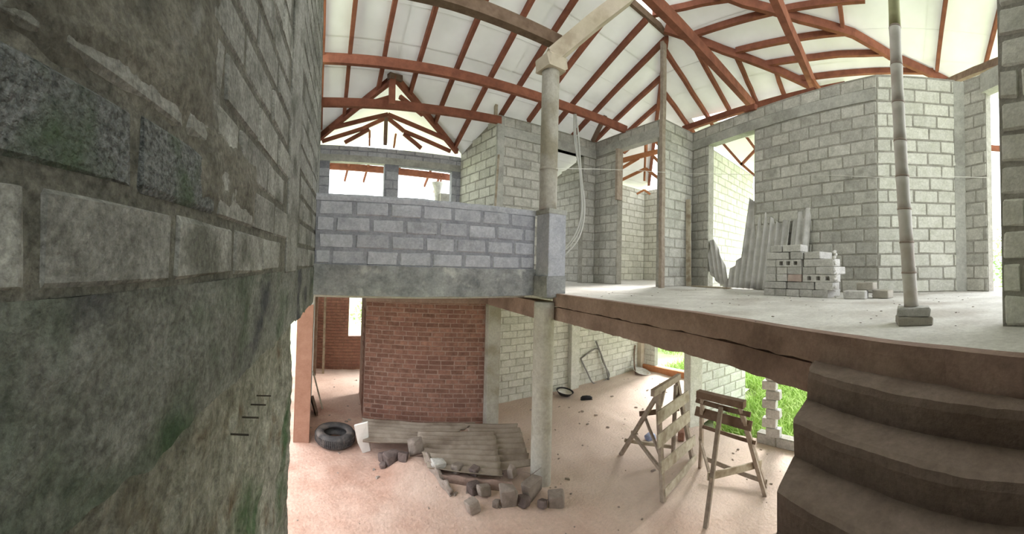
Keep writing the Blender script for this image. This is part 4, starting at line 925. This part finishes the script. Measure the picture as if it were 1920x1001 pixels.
for i in range(110):
    x = R.uniform(2.2, 6.2); y = R.uniform(-1.2, 4.0)
    if x < 2.95 and y < 3.2 and x < 1.6 + .42 * (y + .4): continue
    s_ = R.choice((.003, .004, .006)); c = Vector((x, y, s_ * .4)); a = R.uniform(0, 6.3); u_ = Vector((math.cos(a), math.sin(a), 0)) * s_ * 1.6; w_ = Vector((-math.sin(a), math.cos(a), 0)) * s_; h_ = Vector((0, 0, s_ * .5))
    ch.hexa([c - u_ - w_ - h_, c + u_ - w_ - h_, c + u_ + w_ - h_, c - u_ + w_ - h_], [c - u_ - w_ + h_, c + u_ - w_ + h_, c + u_ + w_ + h_, c - u_ + w_ + h_])
o = link('slab_chips', ch.me(), 'rubble', floor_up); o['kind'] = 'stuff'

# ------------------------------------------------------------------ garden
gm = MB(); rg = random.Random(5)
def blades(n, x0, x1, y0, y1, h0, h1):
    for _ in range(n):
        x = rg.uniform(x0, x1); y = rg.uniform(y0, y1)
        if x < 8.7 and y > 3.3: continue
        if x < 6.15 + max(0, (3.3 - y)) * -.12 and y < 3.3: continue
        h = rg.uniform(h0, h1); a = rg.uniform(0, 6.3); w_ = rg.uniform(.008, .018); l_ = Vector((rg.uniform(-.5, .5), rg.uniform(-.5, .5), 1)).normalized() * h
        b = Vector((x, y, -2.76)); sd = Vector((math.cos(a), math.sin(a), 0)) * w_
        gm.add([b - sd, b + sd, b + l_ * .6 + sd * .7, b + l_ * .6 - sd * .7, b + l_ + Vector((l_.x, l_.y, -.05 * h))], [(0, 1, 2, 3), (3, 2, 4)])
blades(26000, 6.1, 11, -2.5, 6.5, .12, .42); blades(9000, 11, 17, -4, 11, .3, .8)
o = link('grass', gm.me(), 'blade', lawn); o['kind'] = 'stuff'
def shrub(label, x, y, z, r, h, n, seed, name='shrub'):
    t = thing(name, label, 'shrub', (x, y, z)); rr = random.Random(seed)
    link('stem', MB().tube([(0, 0, 0), (.03, .02, h * .4), (.0, .05, h * .8)], .05, 8, [.06, .045, .02]).me(), 'bark', t, True)
    lm = MB()
    for _ in range(n):
        d = Vector((rr.gauss(0, 1), rr.gauss(0, 1), rr.gauss(0, 1))).normalized() * rr.uniform(.4, 1) ; c = Vector((d.x * r, d.y * r, h * .62 + d.z * h * .42))
        c += Vector((noise.noise(c * 1.5), noise.noise(c * 1.5 + Vector((5, 0, 0))), 0)) * r * .3
        u_ = Vector((rr.gauss(0, 1), rr.gauss(0, 1), rr.gauss(0, .6))).normalized(); w_ = u_.cross(Vector((rr.gauss(0, 1), rr.gauss(0, 1), 1))).normalized(); s_ = rr.uniform(.05, .1)
        lm.add([c - u_ * s_, c + w_ * s_ * .45, c + u_ * s_, c - w_ * s_ * .45], [(0, 1, 2, 3)])
    s = link('foliage', lm.me(), 'leaf', t); s['kind'] = 'stuff'
shrub('leafy green tree outside beyond the gap by the near pier', 10.5, -4.2, -2.7, 1.6, 4.6, 2600, 1, 'tree')
shrub('small green bush in the grass seen through the lower doorway', 12.2, 8.6, -2.7, .7, 1.5, 900, 2)
shrub('leafy bush outside the narrow lower window of the brick room', 1.95, 13.4, -2.7, .7, 2.0, 500, 3)
shrub('green tree outside beyond the right hand opening', 13.0, 3.2, -2.7, 1.5, 5.0, 1800, 4, 'tree')
